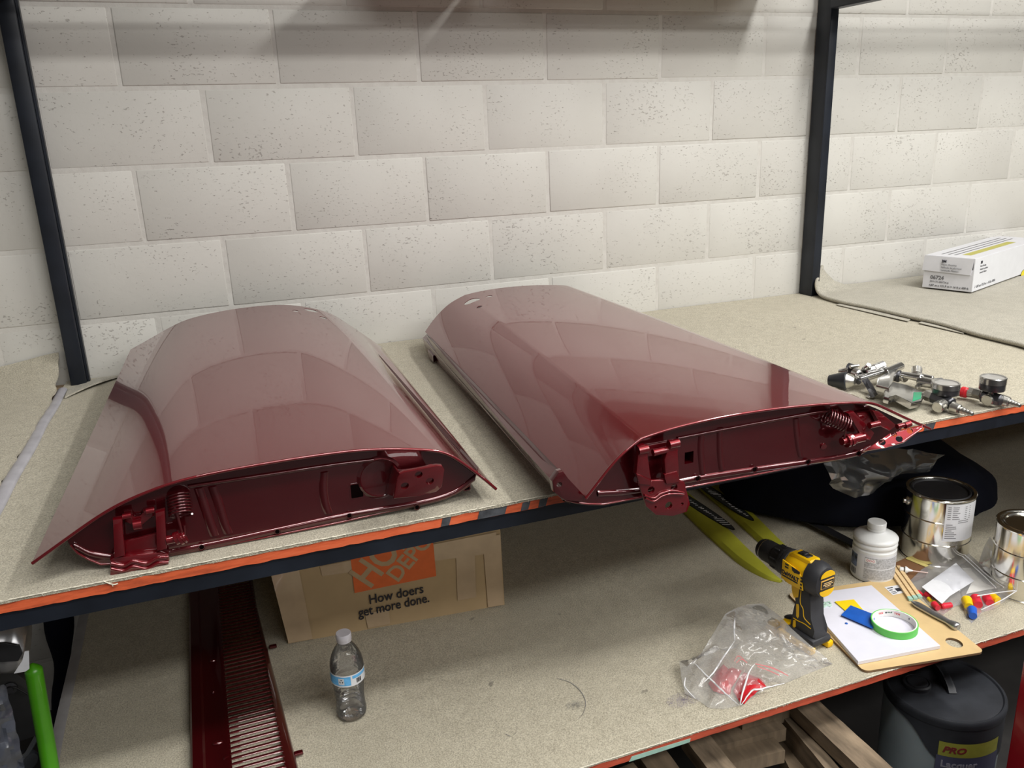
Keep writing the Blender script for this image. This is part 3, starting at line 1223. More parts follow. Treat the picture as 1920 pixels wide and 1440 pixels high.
for a_, b_, r_ in ((Py(1224, 849, hy + .004), Py(1260, 841, hy + .004), .0062), (Py(1196, 845, hy), Py(1214, 841, hy), .0075), (Py(1254, 834, hy), Py(1272, 830, hy), .0075)):
    bm = NB()
    cyl(bm, a_, b_, r_, n=16)
    obj('hinge_pin', bm, PAINT, h3, smooth=40)
plate(h3, [Py(x, y, hy + .022) for x, y in ((1204, 838), (1268, 826), (1272, 846), (1206, 858))], (0, .006, 0), 'hinge_bracket', bev=.001)
# ridge across the fork
for rp in (((1210, 934), (1226, 940), (1242, 930), (1260, 926), (1282, 927)), ((1208, 929), (1226, 934), (1240, 925), (1260, 920), (1282, 924))):
    bm = NB()
    tube(bm, cat_rom([Py(x, y, hy - .002) for x, y in rp], 5), .0022, n=8)
    obj('pressed_ridge', bm, PAINT, h3, smooth=60)
# rear hinge with spring at the right
hy = -1.388
h4 = plate(rd, [Py(x, y, hy - .03) for x, y in ((1624, 842), (1650, 820), (1728, 800), (1726, 806), (1680, 832), (1668, 836))], (0, .006, 0), 'hinge', bev=.001)
bm = NB()
# underside plate: seen from the front, tilted, with four holes
q = [Py(1618, 846, hy - .020), Py(1668, 811, hy - .030), Py(1730, 797, hy - .050), Py(1729, 804, hy - .052), Py(1696, 829, hy - .050), Py(1660, 841, hy - .034)]
n_ = (q[2] - q[0]).cross(q[4] - q[0]).normalized()
if n_.y < 0: n_ = -n_
o3 = q[0].copy()
for p in q: p -= n_ * (p - o3).dot(n_)
bpy.data.objects.remove(h4)
h4 = plate(rd, q, n_ * .005, 'hinge', holes=[(onplane(1654, 829), .0062), (onplane(1686, 823), .0062), (onplane(1676, 814), .0055), (onplane(1706, 808), .0055)], bev=.0008)
for pts in (((1590, 775), (1602, 772), (1640, 812), (1632, 826), (1618, 822)), ((1636, 770), (1650, 772), (1682, 798), (1668, 808), (1652, 800))):
    plate(h4, [Py(x, y, hy - .004) for x, y in pts], (0, .012, 0), 'hinge_arm', bev=.002)
plate(h4, [Py(x, y, hy + .012) for x, y in ((1606, 775), (1640, 770), (1650, 796), (1640, 802), (1618, 798))], (0, .008, 0), 'hinge_bracket', bev=.002)
for grp in (((1578, 1586, 828, 826, .0075, 0), (1580, 1618, 828, 819, .0065, 0), (1586, 1590, 827, 826, .0125, 0), (1592, 1597, 826, 824, .0125, 0), (1597, 1618, 824, 819, .0095, 0)),
            ((1630, 1648, 798, 794, .006, -.008),), ((1682, 1692, 800, 797, .005, -.026), (1686, 1706, 799, 794, .004, -.026), (1696, 1706, 798, 794, .0065, -.026)), ((1540, 1545, 832, 838, .006, .035),)):
    bm = NB()
    for a, b, ya, yb, r_, o__ in grp:
        cyl(bm, Py(a, ya, hy - .004 + o__), Py(b, yb, hy - .004 + o__ - (.01 if o__ > 0 else 0)), r_, n=16)
    obj('hinge_pin', bm, PAINT, h4, smooth=40)
bm = NB()
coil(bm, Py(1548, 778, YB2 - .012), Py(1588, 797, hy - .004), .0145, .0017, 8)
cyl(bm, Py(1590, 790, hy - .01), Py(1585, 806, hy - .01), .002, n=8)
cyl(bm, Py(1585, 806, hy - .01), Py(1583, 826, hy - .006), .002, n=8)
obj('return_spring', bm, PAINT_SHADED, h4, smooth=60)
#PART3
# ------------------------------------------------------------------ things on the lower shelf
def GL(px, py, h=0.0): return Pz(px, py, ZL + h)
def GS(px, py, h=0.0): return Pz(px, py, ZS + h)


def hit(px, py, o, n):
    d = (P(px, py, 2, -3) - CAM).normalized()
    n = Vector(n)
    return CAM + d * ((Vector(o) - CAM).dot(n) / d.dot(n))


def bend(bm, c, r, a0, z0=0.0):
    """wrap flat lettering (x along, y up, z out) round a vertical cylinder"""
    for v in bm.verts:
        a = a0 + v.co.x / r
        rr_ = r + v.co.z
        v.co = Vector((c[0] + rr_ * math.cos(a), c[1] + rr_ * math.sin(a), c[2] + z0 + v.co.y))
    return bm


def wrap(bm, c, r, a0, a1, z0, z1, n=16, mi=0, slope=0.0):
    rows = []
    for zz in (z0, z1):
        rows.append([(c[0] + r * math.cos(a0 + (a1 - a0) * i / n), c[1] + r * math.sin(a0 + (a1 - a0) * i / n), c[2] + zz + slope * i / n) for i in range(n + 1)])
    grid(bm, rows, mi=mi)
    return bm


# cardboard box
A0 = GL(540, 1207)
A1 = GL(946, 1134)
fx = (A1 - A0)
L_ = fx.length
fx.normalize()
fy = Vector((-fx.y, fx.x, 0))
bxr = thing('cardboard_box', 'brown taped cardboard box with an orange printed square on the lower shelf', 'box', tuple((A0 + A1) / 2))
BH = .33
bm = NB()
c8 = []
for h in (0, BH):
    for u, v in ((0, 0), (1, 0), (1, 1), (0, 1)):
        bulge = .004 if h else 0
        c8.append(A0 + fx * (L_ * u + (.008 if u == 0 else -.004) * (1 if h else 0)) + fy * (.36 * v) + Vector((0, 0, h)))
lowr, upr = c8[:4], c8[4:]
n = 14


def side(p0, p1, q0, q1, amp):
    rows = []
    nn = (p1 - p0).cross(q0 - p0).normalized()
    for j in range(n + 1):
        r = []
        for i in range(n + 1):
            p = p0.lerp(p1, i / n).lerp(q0.lerp(q1, i / n), j / n)
            e = math.sin(PI * i / n) * math.sin(PI * j / n)
            r.append(p + nn * amp * e * (.6 + nz(p.x, p.z, 9)))
        rows.append(r)
    grid(bm, rows)


for i in range(4):
    side(lowr[i], lowr[(i + 1) % 4], upr[i], upr[(i + 1) % 4], .0018)
side(upr[0], upr[1], upr[3], upr[2], .003)
bmesh.ops.remove_doubles(bm, verts=bm.verts, dist=.0005)
bxo = obj('carton', bm, KRAFT, bxr, smooth=50)
fn_ = Vector((fx.y, -fx.x, 0))          # outward normal of the front face


def on_box(px, py, off=.0048): return hit(px, py, A0 + fn_ * off, fn_)


for nm, pts in (('packing_tape', ((508, 1078), (541, 1206), (586, 1198), (560, 1066))), ('packing_tape', ((905, 1010), (938, 1002), (944, 1134), (915, 1139))),
                ('packing_tape', ((600, 1062), (930, 998), (931, 1036), (604, 1080))), ('packing_tape', ((855, 1040), (890, 1034), (893, 1120), (858, 1126))),
                ('packing_tape', ((684, 1150), (729, 1143), (732, 1170), (690, 1178)))):
    bm = NB()
    q = [on_box(*p, off=.0034) for p in pts]
    rows = [[q[0].lerp(q[1], j / 10).lerp(q[3].lerp(q[2], j / 10), i / 6) + fn_ * (.0004 * nz(i * 1.3, j * 1.7, 1)) for i in range(7)] for j in range(11)]
    grid(bm, rows)
    obj(nm, bm, TAPE_CLEAR, bxr, smooth=60)
bm = NB()
q = [on_box(*p, off=.0040) for p in ((665, 1112), (818, 1080), (811, 1004), (656, 1036))]
prism(bm, q, fn_ * .0003)
obj('printed_square', bm, LOGO, bxr, label='orange printed square')
# stencil lettering running up across the square
o_ = q[0]
ex = (q[1] - q[0]).normalized()
ez = Vector((0, 0, 1))
ang = math.radians(44)
dx = ex * math.cos(ang) + ez * math.sin(ang)
dy = -ex * math.sin(ang) + ez * math.cos(ang)
sq = (q[1] - q[0]).length
bm = text_bm('HOME', sq * .49, o_ + ex * sq * .18 + ez * sq * .015 + fn_ * .0004, dx, dy, bold=.0020, sx=.80)
merge(bm, text_bm('DEPOT', sq * .29, o_ + ex * sq * .52 + ez * sq * .02 + fn_ * .0004, dx, dy, bold=.0012, sx=.92))
obj('lettering', bm, plain('kraft_print', (.50, .36, .21), .7), bxr, label='kraft coloured stencil lettering')
pa, pb = on_box(692, 1133, .0044), on_box(804, 1110, .0044)
bm = text_bm('How doers', .034, pa, ex, ez, bold=.0004, sx=(pb - pa).length / .170)
pa, pb = on_box(673, 1157, .0044), on_box(826, 1126, .0044)
merge(bm, text_bm('get more done.', .034, pa, ex, ez, bold=.0004, sx=(pb - pa).length / .245))
obj('lettering', bm, INK, bxr, label='black lettering')

# red louvred cowl panel, lying along the shelf depth
lv = thing('louvred_panel', 'dark red painted panel with a long row of vent slots beside the cardboard box', 'car panel', (.08, -.95, ZL))
xl0, xr0, xr1 = -.006, .152, .188
ylo, yhi = -1.402, -.42
slot0, slot1 = .070, .142
bm = NB()
YN_ = 90
rows = []
for j in range(YN_ + 1):
    y = ylo + (yhi - ylo) * j / YN_
    t = (y - ylo) / (yhi - ylo)
    xr_ = xr1 + (xr0 - xr1) * min(1, t * 1.25)
    rows.append([(xl0, y, ZL + .002), (xl0, y, ZL + .016), (xl0 + .004, y, ZL + .020), (xl0 + .022, y, ZL + .020), (xl0 + .026, y, ZL + .014), (.050, y, ZL + .014), (.056, y, ZL + .018), (slot0 - .004, y, ZL + .019)])
grid(bm, rows)
rows = []
for j in range(YN_ + 1):
    y = ylo + (yhi - ylo) * j / YN_
    t = (y - ylo) / (yhi - ylo)
    xr_ = xr1 + (xr0 - xr1) * min(1, t * 1.25)
    s1 = slot1 + .012 * (1 - t)
    rows.append([(s1 + .004, y, ZL + .019), (xr_ - .010, y, ZL + .018), (xr_ - .003, y, ZL + .014), (xr_, y, ZL + .006), (xr_, y, ZL + .001)])
grid(bm, rows)
pan = obj('panel', bm, PAINT_SHADED, lv, smooth=40)
ns = 62
for i in range(ns):
    t = i / ns
    y = ylo + .010 + (yhi - ylo - .06) * t
    s1 = slot1 + .012 * (1 - t)
    bm = NB()
    rows = []
    for yy, zz in ((y - .0036, .0185), (y - .0018, .0215), (y + .0018, .0205), (y + .0036, .014)):
        rows.append([(slot0 - .006, yy, ZL + .019), (slot0, yy, ZL + zz), (s1, yy, ZL + zz), (s1 + .006, yy, ZL + .019)])
    grid(bm, rows)
    obj('louvre_slat', bm, PAINT_SHADED, lv, smooth=60)
for (px, py) in ((512, 1212), (560, 1412)):
    bm = NB()
    p = GL(px, py, .008)
    box(bm, (p.x, p.y, ZL + .008), (.016, .010, .006), bev=.001)
    obj('tab', bm, PAINT_SHADED, lv)
for (px, py, a, b) in ((399, 1239, .014, .004), (408, 1393, .020, .005), (426, 1421, .015, .005), (400, 1298, .006, .003)):
    bm = NB()
    p = GL(px, py, .0155)
    lathe(bm, p, [(a / 2, 0), (a / 2 * .8, .0022), (a / 4, .003)], n=12)
    bm.transform(Matrix.Translation(p) @ Matrix.Diagonal((1, b / a * 2, 1, 1)) @ Matrix.Translation(-p))
    obj('weld_stud', bm, PAINT_SHADED, lv, smooth=50)

# water bottle
wb = thing('water_bottle', 'clear plastic water bottle with white cap and blue label standing before the cardboard box', 'bottle', (.299, -1.0925, ZL))
BC = (.299, -1.0925, ZL)
PET = film('clear_pet', (1, 1, 1), .04, .06, .9, (.9, .9, .92), bump=.2, scale=60)
WATER = film('water', (.98, .99, 1), .03, .08, .9, (.95, .95, .97), bump=.3, scale=45)


def ribs(a, h):
    if h > .080 or h < .004: return 1
    return 1 + .022 * math.sin(h * 2 * PI / .0105 + 1.2 * math.sin(2 * a + 1)) + .018 * math.sin(a * 2 + h * 60)


prof = [(.012, .0015), (.022, .0), (.028, .003), (.0305, .010)] + [(.0305 - .002 * math.sin(PI * (i / 22)), .012 + .0031 * i) for i in range(1, 23)] + \
       [(.0325, .083), (.0328, .086), (.0328, .113), (.0330, .117), (.0325, .124), (.0305, .134), (.0265, .145), (.021, .155), (.0155, .163), (.0130, .167), (.0125, .172)]
bm = NB()
lathe(bm, BC, prof, n=48, fn=ribs, caps=False)
obj('bottle_body', bm, PET, wb, smooth=70)
bm = NB()
wp = [(r * .965, h + .001) for r, h in prof if h < .122] + [(.0312, .1225)]
lathe(bm, BC, wp, n=48, fn=ribs)
obj('water', bm, WATER, wb, smooth=70)
bm = NB()
lathe(bm, BC, [(.0136, .170), (.0146, .171), (.0146, .174), (.0150, .1745), (.0150, .1865), (.0142, .1880), (.0110, .1880)], n=40,
      fn=lambda a, h: 1 + (.012 if int(a / (2 * PI) * 80) % 2 else 0) * (h > .174 and h < .187))
obj('cap', bm, plain('pale_lilac_cap', (.72, .70, .76), .4), wb, smooth=40)
ac = math.atan2(CAM.y - BC[1], CAM.x - BC[0])
bm = NB()
wrap(bm, BC, .0334, ac - 1.9, ac + 1.9, .087, .112, 40)
lb = obj('label', bm, LABELW, wb, smooth=80)
bm = NB()
wrap(bm, BC, .0336, ac - 1.5, ac + .14, .090, .1095, 20)
obj('label_print', bm, plain('light_blue_print', (.12, .42, .78), .4, var=.3, scale=60), lb, smooth=80)
bm = NB()
wrap(bm, BC, .0336, ac + .24, ac + 1.3, .103, .1095, 12)
obj('label_print', bm, plain('light_blue_print', (.12, .42, .78), .4, var=.3, scale=60), lb, smooth=80)
bm = NB()
wrap(bm, BC, .0338, ac - .60, ac - .25, .0925, .1065, 8)
obj('label_print', bm, plain('pale_print', (.62, .66, .70), .4), lb, smooth=80)
bm = NB()
for kk in range(3):
    a = kk * 2 * PI / 3 + PI / 2
    cxx, cyy = .0030 * math.cos(a), .0030 * math.sin(a)
    t1 = a + PI / 2
    pts = [(cxx + .0016 * math.cos(t1 + e) * s_, cyy + .0016 * math.sin(t1 + e) * s_) for e, s_ in ((0, 1.6), (2.1, 1), (PI, 1.2), (-2.1, 1))]
    vv = [bm.verts.new((x, y, 0)) for x, y in pts]
    bm.faces.new(vv)
for v in bm.verts: v.co.x -= .0142; v.co.y += .100
for xx, ww in ((.0165, .0016), (.0188, .0008), (.0202, .0020), (.0232, .0010), (.0248, .0022)):
    vv = [bm.verts.new((xx + a, b, 0)) for a, b in ((0, .0915), (ww, .0915), (ww, .1015), (0, .1015))]
    bm.faces.new(vv)
bend(bm, BC, .0340, ac)
obj('label_print', bm, INK, lb, kind='stuff', label='black recycling mark and bar code')

# two long yellow tapered strips
YSTR = plain('dirty_yellow_plastic', (.50, .50, .045), .5, var=.16, scale=9)
OVAL = plain('dark_grey_oval', (.05, .055, .055), .45, var=.2)
SCRIPT = plain('white_script', (.8, .8, .8), .4)
BORD = plain('black_border', (.008, .008, .008), .5)
for idx, (cl, wd, oa, ob, txt) in enumerate((
        (((1150, 838), (1230, 895), (1290, 948), (1345, 1000), (1400, 1052), (1438, 1080), (1465, 1092)), (.070, .072, .074, .072, .060, .034, .010), (1246, 908), (1377, 994), 0),
        (((1215, 820), (1290, 880), (1345, 928), (1395, 972), (1440, 1015), (1475, 1045), (1500, 1068)), (.070, .072, .072, .070, .058, .040, .012), (1292, 892), (1413, 977), 1))):
    th = thing('yellow_strip', ('yellow tapered strip with black oval badge, left one, tip under the drill' if idx == 0 else
                                'yellow tapered strip with black oval badge, right one, beside the black cloth bundle'), 'plastic strip', tuple(GL(*cl[3])))
    C_ = cat_rom([GL(x, y) for x, y in cl], 8)
    ww = []
    for i in range(len(C_)):
        f = i / 8
        j = min(int(f), len(wd) - 2)
        ww.append(wd[j] + (wd[j + 1] - wd[j]) * (f - j))
    bm = NB()
    rows = []
    for i, p in enumerate(C_):
        d = (C_[min(i + 1, len(C_) - 1)] - C_[max(i - 1, 0)]).normalized()
        s_ = Vector((-d.y, d.x, 0))
        h = .016 * min(1, ww[i] / .05) + .002
        rows.append([p + s_ * (ww[i] / 2 * a) + Vector((0, 0, .0005 + h * b)) for a, b in ((-1, 0), (-.98, .35), (-.72, .85), (-.3, 1), (.3, 1), (.72, .85), (.98, .35), (1, 0))])
    grid(bm, rows, close=True)
    obj('strip_body', bm, YSTR, th, smooth=35)
    a, b = GL(*oa, .0185), GL(*ob, .0185)
    d = (b - a)
    LL = d.length
    d.normalize()
    s_ = Vector((-d.y, d.x, 0))
    bm = NB()

    def ov(sc_, hh):
        pts = []
        for q_ in range(40):
            t = 2 * PI * q_ / 40
            cx_ = math.copysign(abs(math.cos(t)) ** .9, math.cos(t))
            pts.append((a + b) / 2 + d * (LL / 2 * cx_ * sc_) + s_ * (.0195 * math.sin(t) * sc_ ** .2 * (1 if sc_ == 1 else .86)) + Vector((0, 0, hh)))
        return pts
    prism(bm, ov(1, 0), (0, 0, .001))
    bd = obj('badge', bm, BORD, th)
    bm = NB()
    prism(bm, ov(.965, .0010), (0, 0, .0004))
    obj('badge_face', bm, OVAL, bd)
    bm = NB()
    rr = random.Random(4 + idx)
    for q_ in range(23):
        u = -.40 + .80 * q_ / 22 + rr.uniform(-.006, .006)
        if q_ in (6, 7) and idx == 0 or q_ in (5,) and idx: continue
        tall = .010 if q_ in (20, 21, 22, 19) and idx == 0 or (idx and q_ in (9, 10, 8)) else rr.uniform(.0025, .0048)
        p = (a + b) / 2 + d * (LL * u) + Vector((0, 0, .0016))
        off = rr.uniform(-.002, .002)
        sl = d * (.006 if tall > .008 else .0025)
        tube(bm, [p + s_ * (off - tall) - sl, p + s_ * (off + tall) + sl], .0010, n=5)
        if q_ % 3 == 0: tube(bm, [p + s_ * (off - tall) - sl, p + d * .004 + s_ * (off + tall * .4)], .0007, n=4)
    obj('lettering', bm, SCRIPT, bd, label='white script lettering', kind='stuff')

# black cloth bundle with strap and clear sheeting
bm = NB()
bmesh.ops.create_icosphere(bm, subdivisions=5, radius=1)
for v in bm.verts:
    x, y, z = v.co
    rz = .238 * (1 - .34 * max(0, x)) if z > 0 else .03
    p = Vector((x * .40, y * .235, z * rz))
    fold = noise.noise(Vector((x * 2.2, y * 2.2, z * 2))) * .045 + abs(noise.noise(Vector((x * 5 + 3, y * 4, z * 2)))) * .03
    p *= 1 + fold
    a = math.radians(-24)
    v.co = Vector((1.905 + p.x * math.cos(a) - p.y * math.sin(a), -.72 + p.x * math.sin(a) + p.y * math.cos(a), max(ZL + .001, ZL + .03 + p.z)))
bun = obj('cloth_bundle', bm, NAVY, smooth=60, label='large navy black cloth bundle slumped on the lower shelf behind the tin can', cat='bag')
bm = NB()
q = [GL(x, y, h) for x, y, h in ((1440, 935, .012), (1480, 958, .016), (1545, 990, .018), (1603, 1020, .014))]
rows = []
for p in cat_rom(q, 6):
    rows.append([p + Vector((.012, .016, -.003)), p + Vector((.012, .016, .001)), p + Vector((-.012, -.016, .001)), p + Vector((-.012, -.016, -.003))])
grid(bm, rows, close=True)
st = obj('strap', bm, BLACKP, smooth=40, label='black webbing strap running from the cloth bundle to the white bottle', cat='strap')
bm = NB()
tube(bm, cat_rom([GL(x, y, .006) for x, y in ((1580, 1008), (1600, 1022), (1625, 1036), (1650, 1050))], 4), .0045)
obj('cord', bm, BLACKP, st, smooth=60)
bm = NB()
p = GL(1424, 945)
box(bm, (p.x, p.y, ZL + .004), (.03, .022, .008), bev=.003)
cyl(bm, (p.x, p.y, ZL + .006), (p.x + .015, p.y + .05, ZL + .055), .008, .011, 10)
obj('stand_foot', bm, BLACKP, smooth=40, label='small black foot on the lower shelf left of the cloth bundle', cat='stand')


def crumple(name, label, outline, hmid, mat, parent=None, seed=0, rings=16, sub=4, amp=.012, cat='bag', centre=None, group=None, ridge=26):
    """film bag: outline points (world), domed and creased towards the middle"""
    O = []
    m = len(outline)
    for i in range(m):
        a_, b_ = Vector(outline[i]), Vector(outline[(i + 1) % m])
        for s__ in range(sub): O.append(a_.lerp(b_, s__ / sub))
    c = Vector(centre) if centre else sum(O, Vector()) / len(O)
    bm = NB()
    rings_ = []
    for j in range(rings):
        t = 1 - j / rings
        row = []
        for p in O:
            q_ = c.lerp(p, t)
            w_ = (1 - t ** 2.2)
            f = abs(noise.noise(Vector((q_.x * ridge, q_.y * ridge, seed)))) * 1.6 + .5 * abs(noise.noise(Vector((q_.x * ridge * 2.3, q_.y * ridge * 2.3, seed + 4))))
            q_.z = p.z * t + (c.z) * (1 - t) + hmid * w_ * .75 - amp * f * min(1, w_ * 4) + .004 * (1 - t)
            if t == 1: q_.z = max(p.z, p.z + 0)
            row.append(bm.verts.new(q_))
        rings_.append(row)
    n_ = len(O)
    for A_, B_ in zip(rings_, rings_[1:]):
        for i in range(n_):
            bm.faces.new((A_[i], A_[(i + 1) % n_], B_[(i + 1) % n_], B_[i]))
    top = bm.verts.new(Vector((c.x, c.y, c.z + hmid * .75)))
    for i in range(n_): bm.faces.new((rings_[-1][i], rings_[-1][(i + 1) % n_], top))
    # underside
    U = []
    for p, q_ in zip(rings_[0], O): U.append(q_)
    bot = [bm.verts.new(Vector((q_.x, q_.y, max(q_.z - .002, min(q_.z, c.z) - .001)))) for q_ in O]
    for i in range(n_): bm.faces.new((rings_[0][i], bot[i], bot[(i + 1) % n_], rings_[0][(i + 1) % n_]))
    bm.faces.new(bot)
    return obj(name, bm, mat, parent, smooth=22, label=label, cat=cat, group=group)


SHEET = film('clear_sheeting', (.95, .96, .96), .22, .22, .35, (.45, .47, .48), bump=.6, scale=14)
ol = [Py(x, y, -1.0) for x, y in ((1540, 858), (1600, 845), (1660, 838), (1720, 845), (1770, 852), (1735, 880), (1690, 896), (1660, 905), (1640, 925), (1600, 932), (1570, 920), (1550, 895))]
bm = NB()
c = sum(ol, Vector()) / len(ol)
R_ = []
for j in range(10):
    t = 1 - j / 10
    R_.append([])
    for i in range(len(ol)):
        for s_ in range(3):
            p = ol[i].lerp(ol[(i + 1) % len(ol)], s_ / 3)
            q = c.lerp(p, t)
            q.y += -.05 * (1 - t) + .035 * noise.noise(Vector((q.x * 18, 0, q.z * 18)))
            R_[-1].append(q)
grid(bm, R_, close=True)
obj('plastic_sheet', bm, SHEET, smooth=25, label='crumpled clear plastic sheet over the top of the black cloth bundle', cat='plastic sheet')

# white screw-cap bottle
Wc = (1.629, -1.087, ZL)
wt = thing('white_bottle', 'white plastic bottle with ribbed shoulder and screw cap, left of the big tin can', 'bottle', Wc)
prof = [(.046, .0), (.0505, .002), (.052, .006), (.052, .082), (.0495, .085), (.0492, .088), (.0520, .091), (.0527, .094), (.0520, .098), (.0495, .101), (.0500, .103), (.0530, .106), (.0532, .109), (.0515, .112),
        (.043, .117), (.032, .1215), (.0225, .124), (.0205, .126), (.0205, .130)]
bm = NB()
lathe(bm, Wc, prof, n=56)
obj('bottle_body', bm, WHITE, wt, smooth=38)
bm = NB()
lathe(bm, Wc, [(.0205, .127), (.0218, .1275), (.0218, .133), (.0208, .1335), (.0208, .135), (.0222, .1355), (.0222, .147), (.0210, .1485), (.015, .1485)], n=44,
      fn=lambda a, h: 1 + (.012 if int(a / (2 * PI) * 72) % 2 else 0) * (h > .136 and h < .147))
obj('screw_cap', bm, WHITE, wt, smooth=38)
ac = math.atan2(CAM.y - Wc[1], CAM.x - Wc[0])
bm = NB()
wrap(bm, Wc, .0524, ac - 1.35, ac + 1.45, .010, .076, 36)
lb = obj('label', bm, LABELW, wt, smooth=80)
for z0, z1 in ((.012, .040), (.043, .071)):
    bm = NB()
    wrap(bm, Wc, .0527, ac - .38, ac + 1.38, z0, z1, 24)
    obj('label_print', bm, LABELG, lb, smooth=80, label='grey block of fine print')
bm = NB()
wrap(bm, Wc, .0527, ac - 1.30, ac - .78, .034, .069, 8)
obj('label_print', bm, plain('blue_grey_picture', (.10, .13, .22), .4, var=.9, scale=70), lb, smooth=80, label='dark blue picture panel')
bm = NB()
wrap(bm, Wc, .0528, ac - .36, ac + .12, .058, .068, 8)
obj('label_print', bm, WHITE, lb, smooth=80)
bm = NB()
for xx, s_ in ((-.013, .0035), (-.006, .0035), (.001, .0035)):
    vv = [bm.verts.new((xx + s_ * a, .0632 + s_ * b, 0)) for a, b in ((-1, 0), (0, -1), (1, 0), (0, 1))]
    vw = [bm.verts.new((xx + s_ * .72 * a, .0632 + s_ * .72 * b, 0)) for a, b in ((-1, 0), (0, -1), (1, 0), (0, 1))]
    for i in range(4): bm.faces.new((vv[i], vv[(i + 1) % 4], vw[(i + 1) % 4], vw[i]))
bend(bm, Wc, .0531, ac)
obj('label_print', bm, RED_INK, lb, kind='stuff', label='red hazard diamonds')
bm = NB()
for q_ in range(9):
    xx = -.064 + q_ * .0024
    ww_ = .0006 + .0012 * ((q_ * 7) % 3) / 2
    vv = [bm.verts.new((xx + a, b, 0)) for a, b in ((0, .013), (ww_, .013), (ww_, .029), (0, .029))]
    bm.faces.new(vv)
bend(bm, Wc, .0529, ac)
obj('label_print', bm, INK, lb, kind='stuff', label='black bar code')

# the big tin can
def tin(name, label, c, r, h, lid):
    t = thing(name, label, 'can', c)
    prof = [(r - .002, 0), (r + .002, .001), (r + .002, .004), (r, .006), (r, h * .33 - .002), (r + .0016, h * .33), (r, h * .33 + .002), (r, h * .66 - .002), (r + .0016, h * .66), (r, h * .66 + .002), (r, h - .007), (r + .002, h - .005), (r + .0028, h - .002), (r + .001, h)]
    bm = NB()
    lathe(bm, c, prof, n=72, caps=False)
    lathe(bm, c, [(r + .001, h), (r - .006, h), (r - .008, h - .006), (r - .010, h - .008)], n=72, caps=False)
    obj('can_body', bm, SILVER, t, smooth=30)
    bm = NB()
    lathe(bm, c, [(r - .0095, h - .009), (r - .0105, h - .003), (r - .013, h - .0005), (r - .016, h - .002), (r - .018, h - .006), (.01, h - .006)], n=72)
    obj('can_lid', bm, lid, t, smooth=30)
    return t


Cc = (1.852, -1.068, ZL)
cn = tin('tin_can', 'large shiny tin can with a white text label, behind the clear parts bag', Cc, .0815, .188, BLACKP)  # lid coloured black to paint in the dark cloth it mirrors
ac = math.atan2(CAM.y - Cc[1], CAM.x - Cc[0])
bm = NB()
wrap(bm, Cc, .0836, ac + .20, ac + 1.32, .078, .180, 24)
lb = obj('label', bm, LABELW, cn, smooth=80)
bm = NB()
rr = random.Random(9)
for i in range(17):
    zz = .171 - i * .0053
    segs = ((.022, .030), (.034, .034 + rr.uniform(.012, .020)), (.066, .072), (.080, .084)) if i < 7 else ((.021, .021 + rr.uniform(.014, .034)),) if i > 8 else ((.050, .080),)
    for a, b in segs:
        m_ = 6
        for s__ in range(m_):
            x0_, x1_ = a + (b - a) * s__ / m_, a + (b - a) * (s__ + .93) / m_
            vv = [bm.verts.new(p) for p in ((x0_, zz, 0), (x1_, zz, 0), (x1_, zz + .0017, 0), (x0_, zz + .0017, 0))]
            bm.faces.new(vv)
bend(bm, Cc, .0839, ac)
obj('lettering', bm, INKGREY, lb, kind='stuff', label='rows of small black print')
bm = NB()
a = ac - 1.12
o_ = Vector((math.cos(a), math.sin(a), 0))
p = Vector(Cc) + Vector((0, 0, .155)) + o_ * .081
lathe(bm, p, [(.012, 0), (.011, .004), (.007, .007), (.0065, .012), (.004, .0135)], axis=o_, n=24)
obj('handle_ear', bm, CHROME, cn, smooth=40)
Cd = (1.905, -1.290, ZL)
tin('tin_can', 'tin can with dented side cut by the right edge of the photo', Cd, .0760, .178, SILVER)

# clear bag lying over the drill foot
BAG = film('clear_bag_film', (.99, .99, .99), .12, .20, .6, (.92, .92, .92), bump=.3, scale=24)
BAGW = plain('bag_seam_and_highlight', (.74, .74, .75), .15, coat=.6)


def C5(x, y): return (1240 + x / 5.333, 1120 + y / 5.333)


ols = [(850, 70, .07), (1020, 60, .07), (1200, 200, .06), (1300, 310, .05), (1480, 470, .03), (1600, 560, .012), (1710, 665, .002), (1420, 780, .002), (1230, 862, .002), (1080, 905, .002), (960, 962, .002), (800, 1078, .002), (620, 1115, .002),
       (480, 1105, .002), (340, 1010, .002), (235, 960, .004), (200, 800, .012), (180, 640, .022), (260, 690, .025), (400, 560, .04), (520, 360, .055), (640, 165, .068), (740, 110, .07)]
bag = crumple('plastic_bag', 'large crumpled clear plastic bag with red contents lying against the drill foot', [GL(*C5(x, y), h) for x, y, h in ols], .058, BAG, seed=3, amp=.020, centre=tuple(GL(*C5(800, 640), .004)), rings=22, ridge=19)
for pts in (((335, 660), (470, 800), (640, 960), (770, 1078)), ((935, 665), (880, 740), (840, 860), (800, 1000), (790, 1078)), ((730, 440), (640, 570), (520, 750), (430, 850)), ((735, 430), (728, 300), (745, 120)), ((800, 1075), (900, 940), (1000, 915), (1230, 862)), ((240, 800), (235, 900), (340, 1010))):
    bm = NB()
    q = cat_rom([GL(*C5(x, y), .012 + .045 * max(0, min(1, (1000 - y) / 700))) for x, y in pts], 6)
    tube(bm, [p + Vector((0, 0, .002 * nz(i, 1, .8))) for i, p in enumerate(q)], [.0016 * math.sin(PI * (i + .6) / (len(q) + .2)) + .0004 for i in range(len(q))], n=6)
    obj('fold_highlight', bm, BAGW, bag, smooth=60)  # glossy white tubes drawn as highlights along the bag's creases
bm = NB()
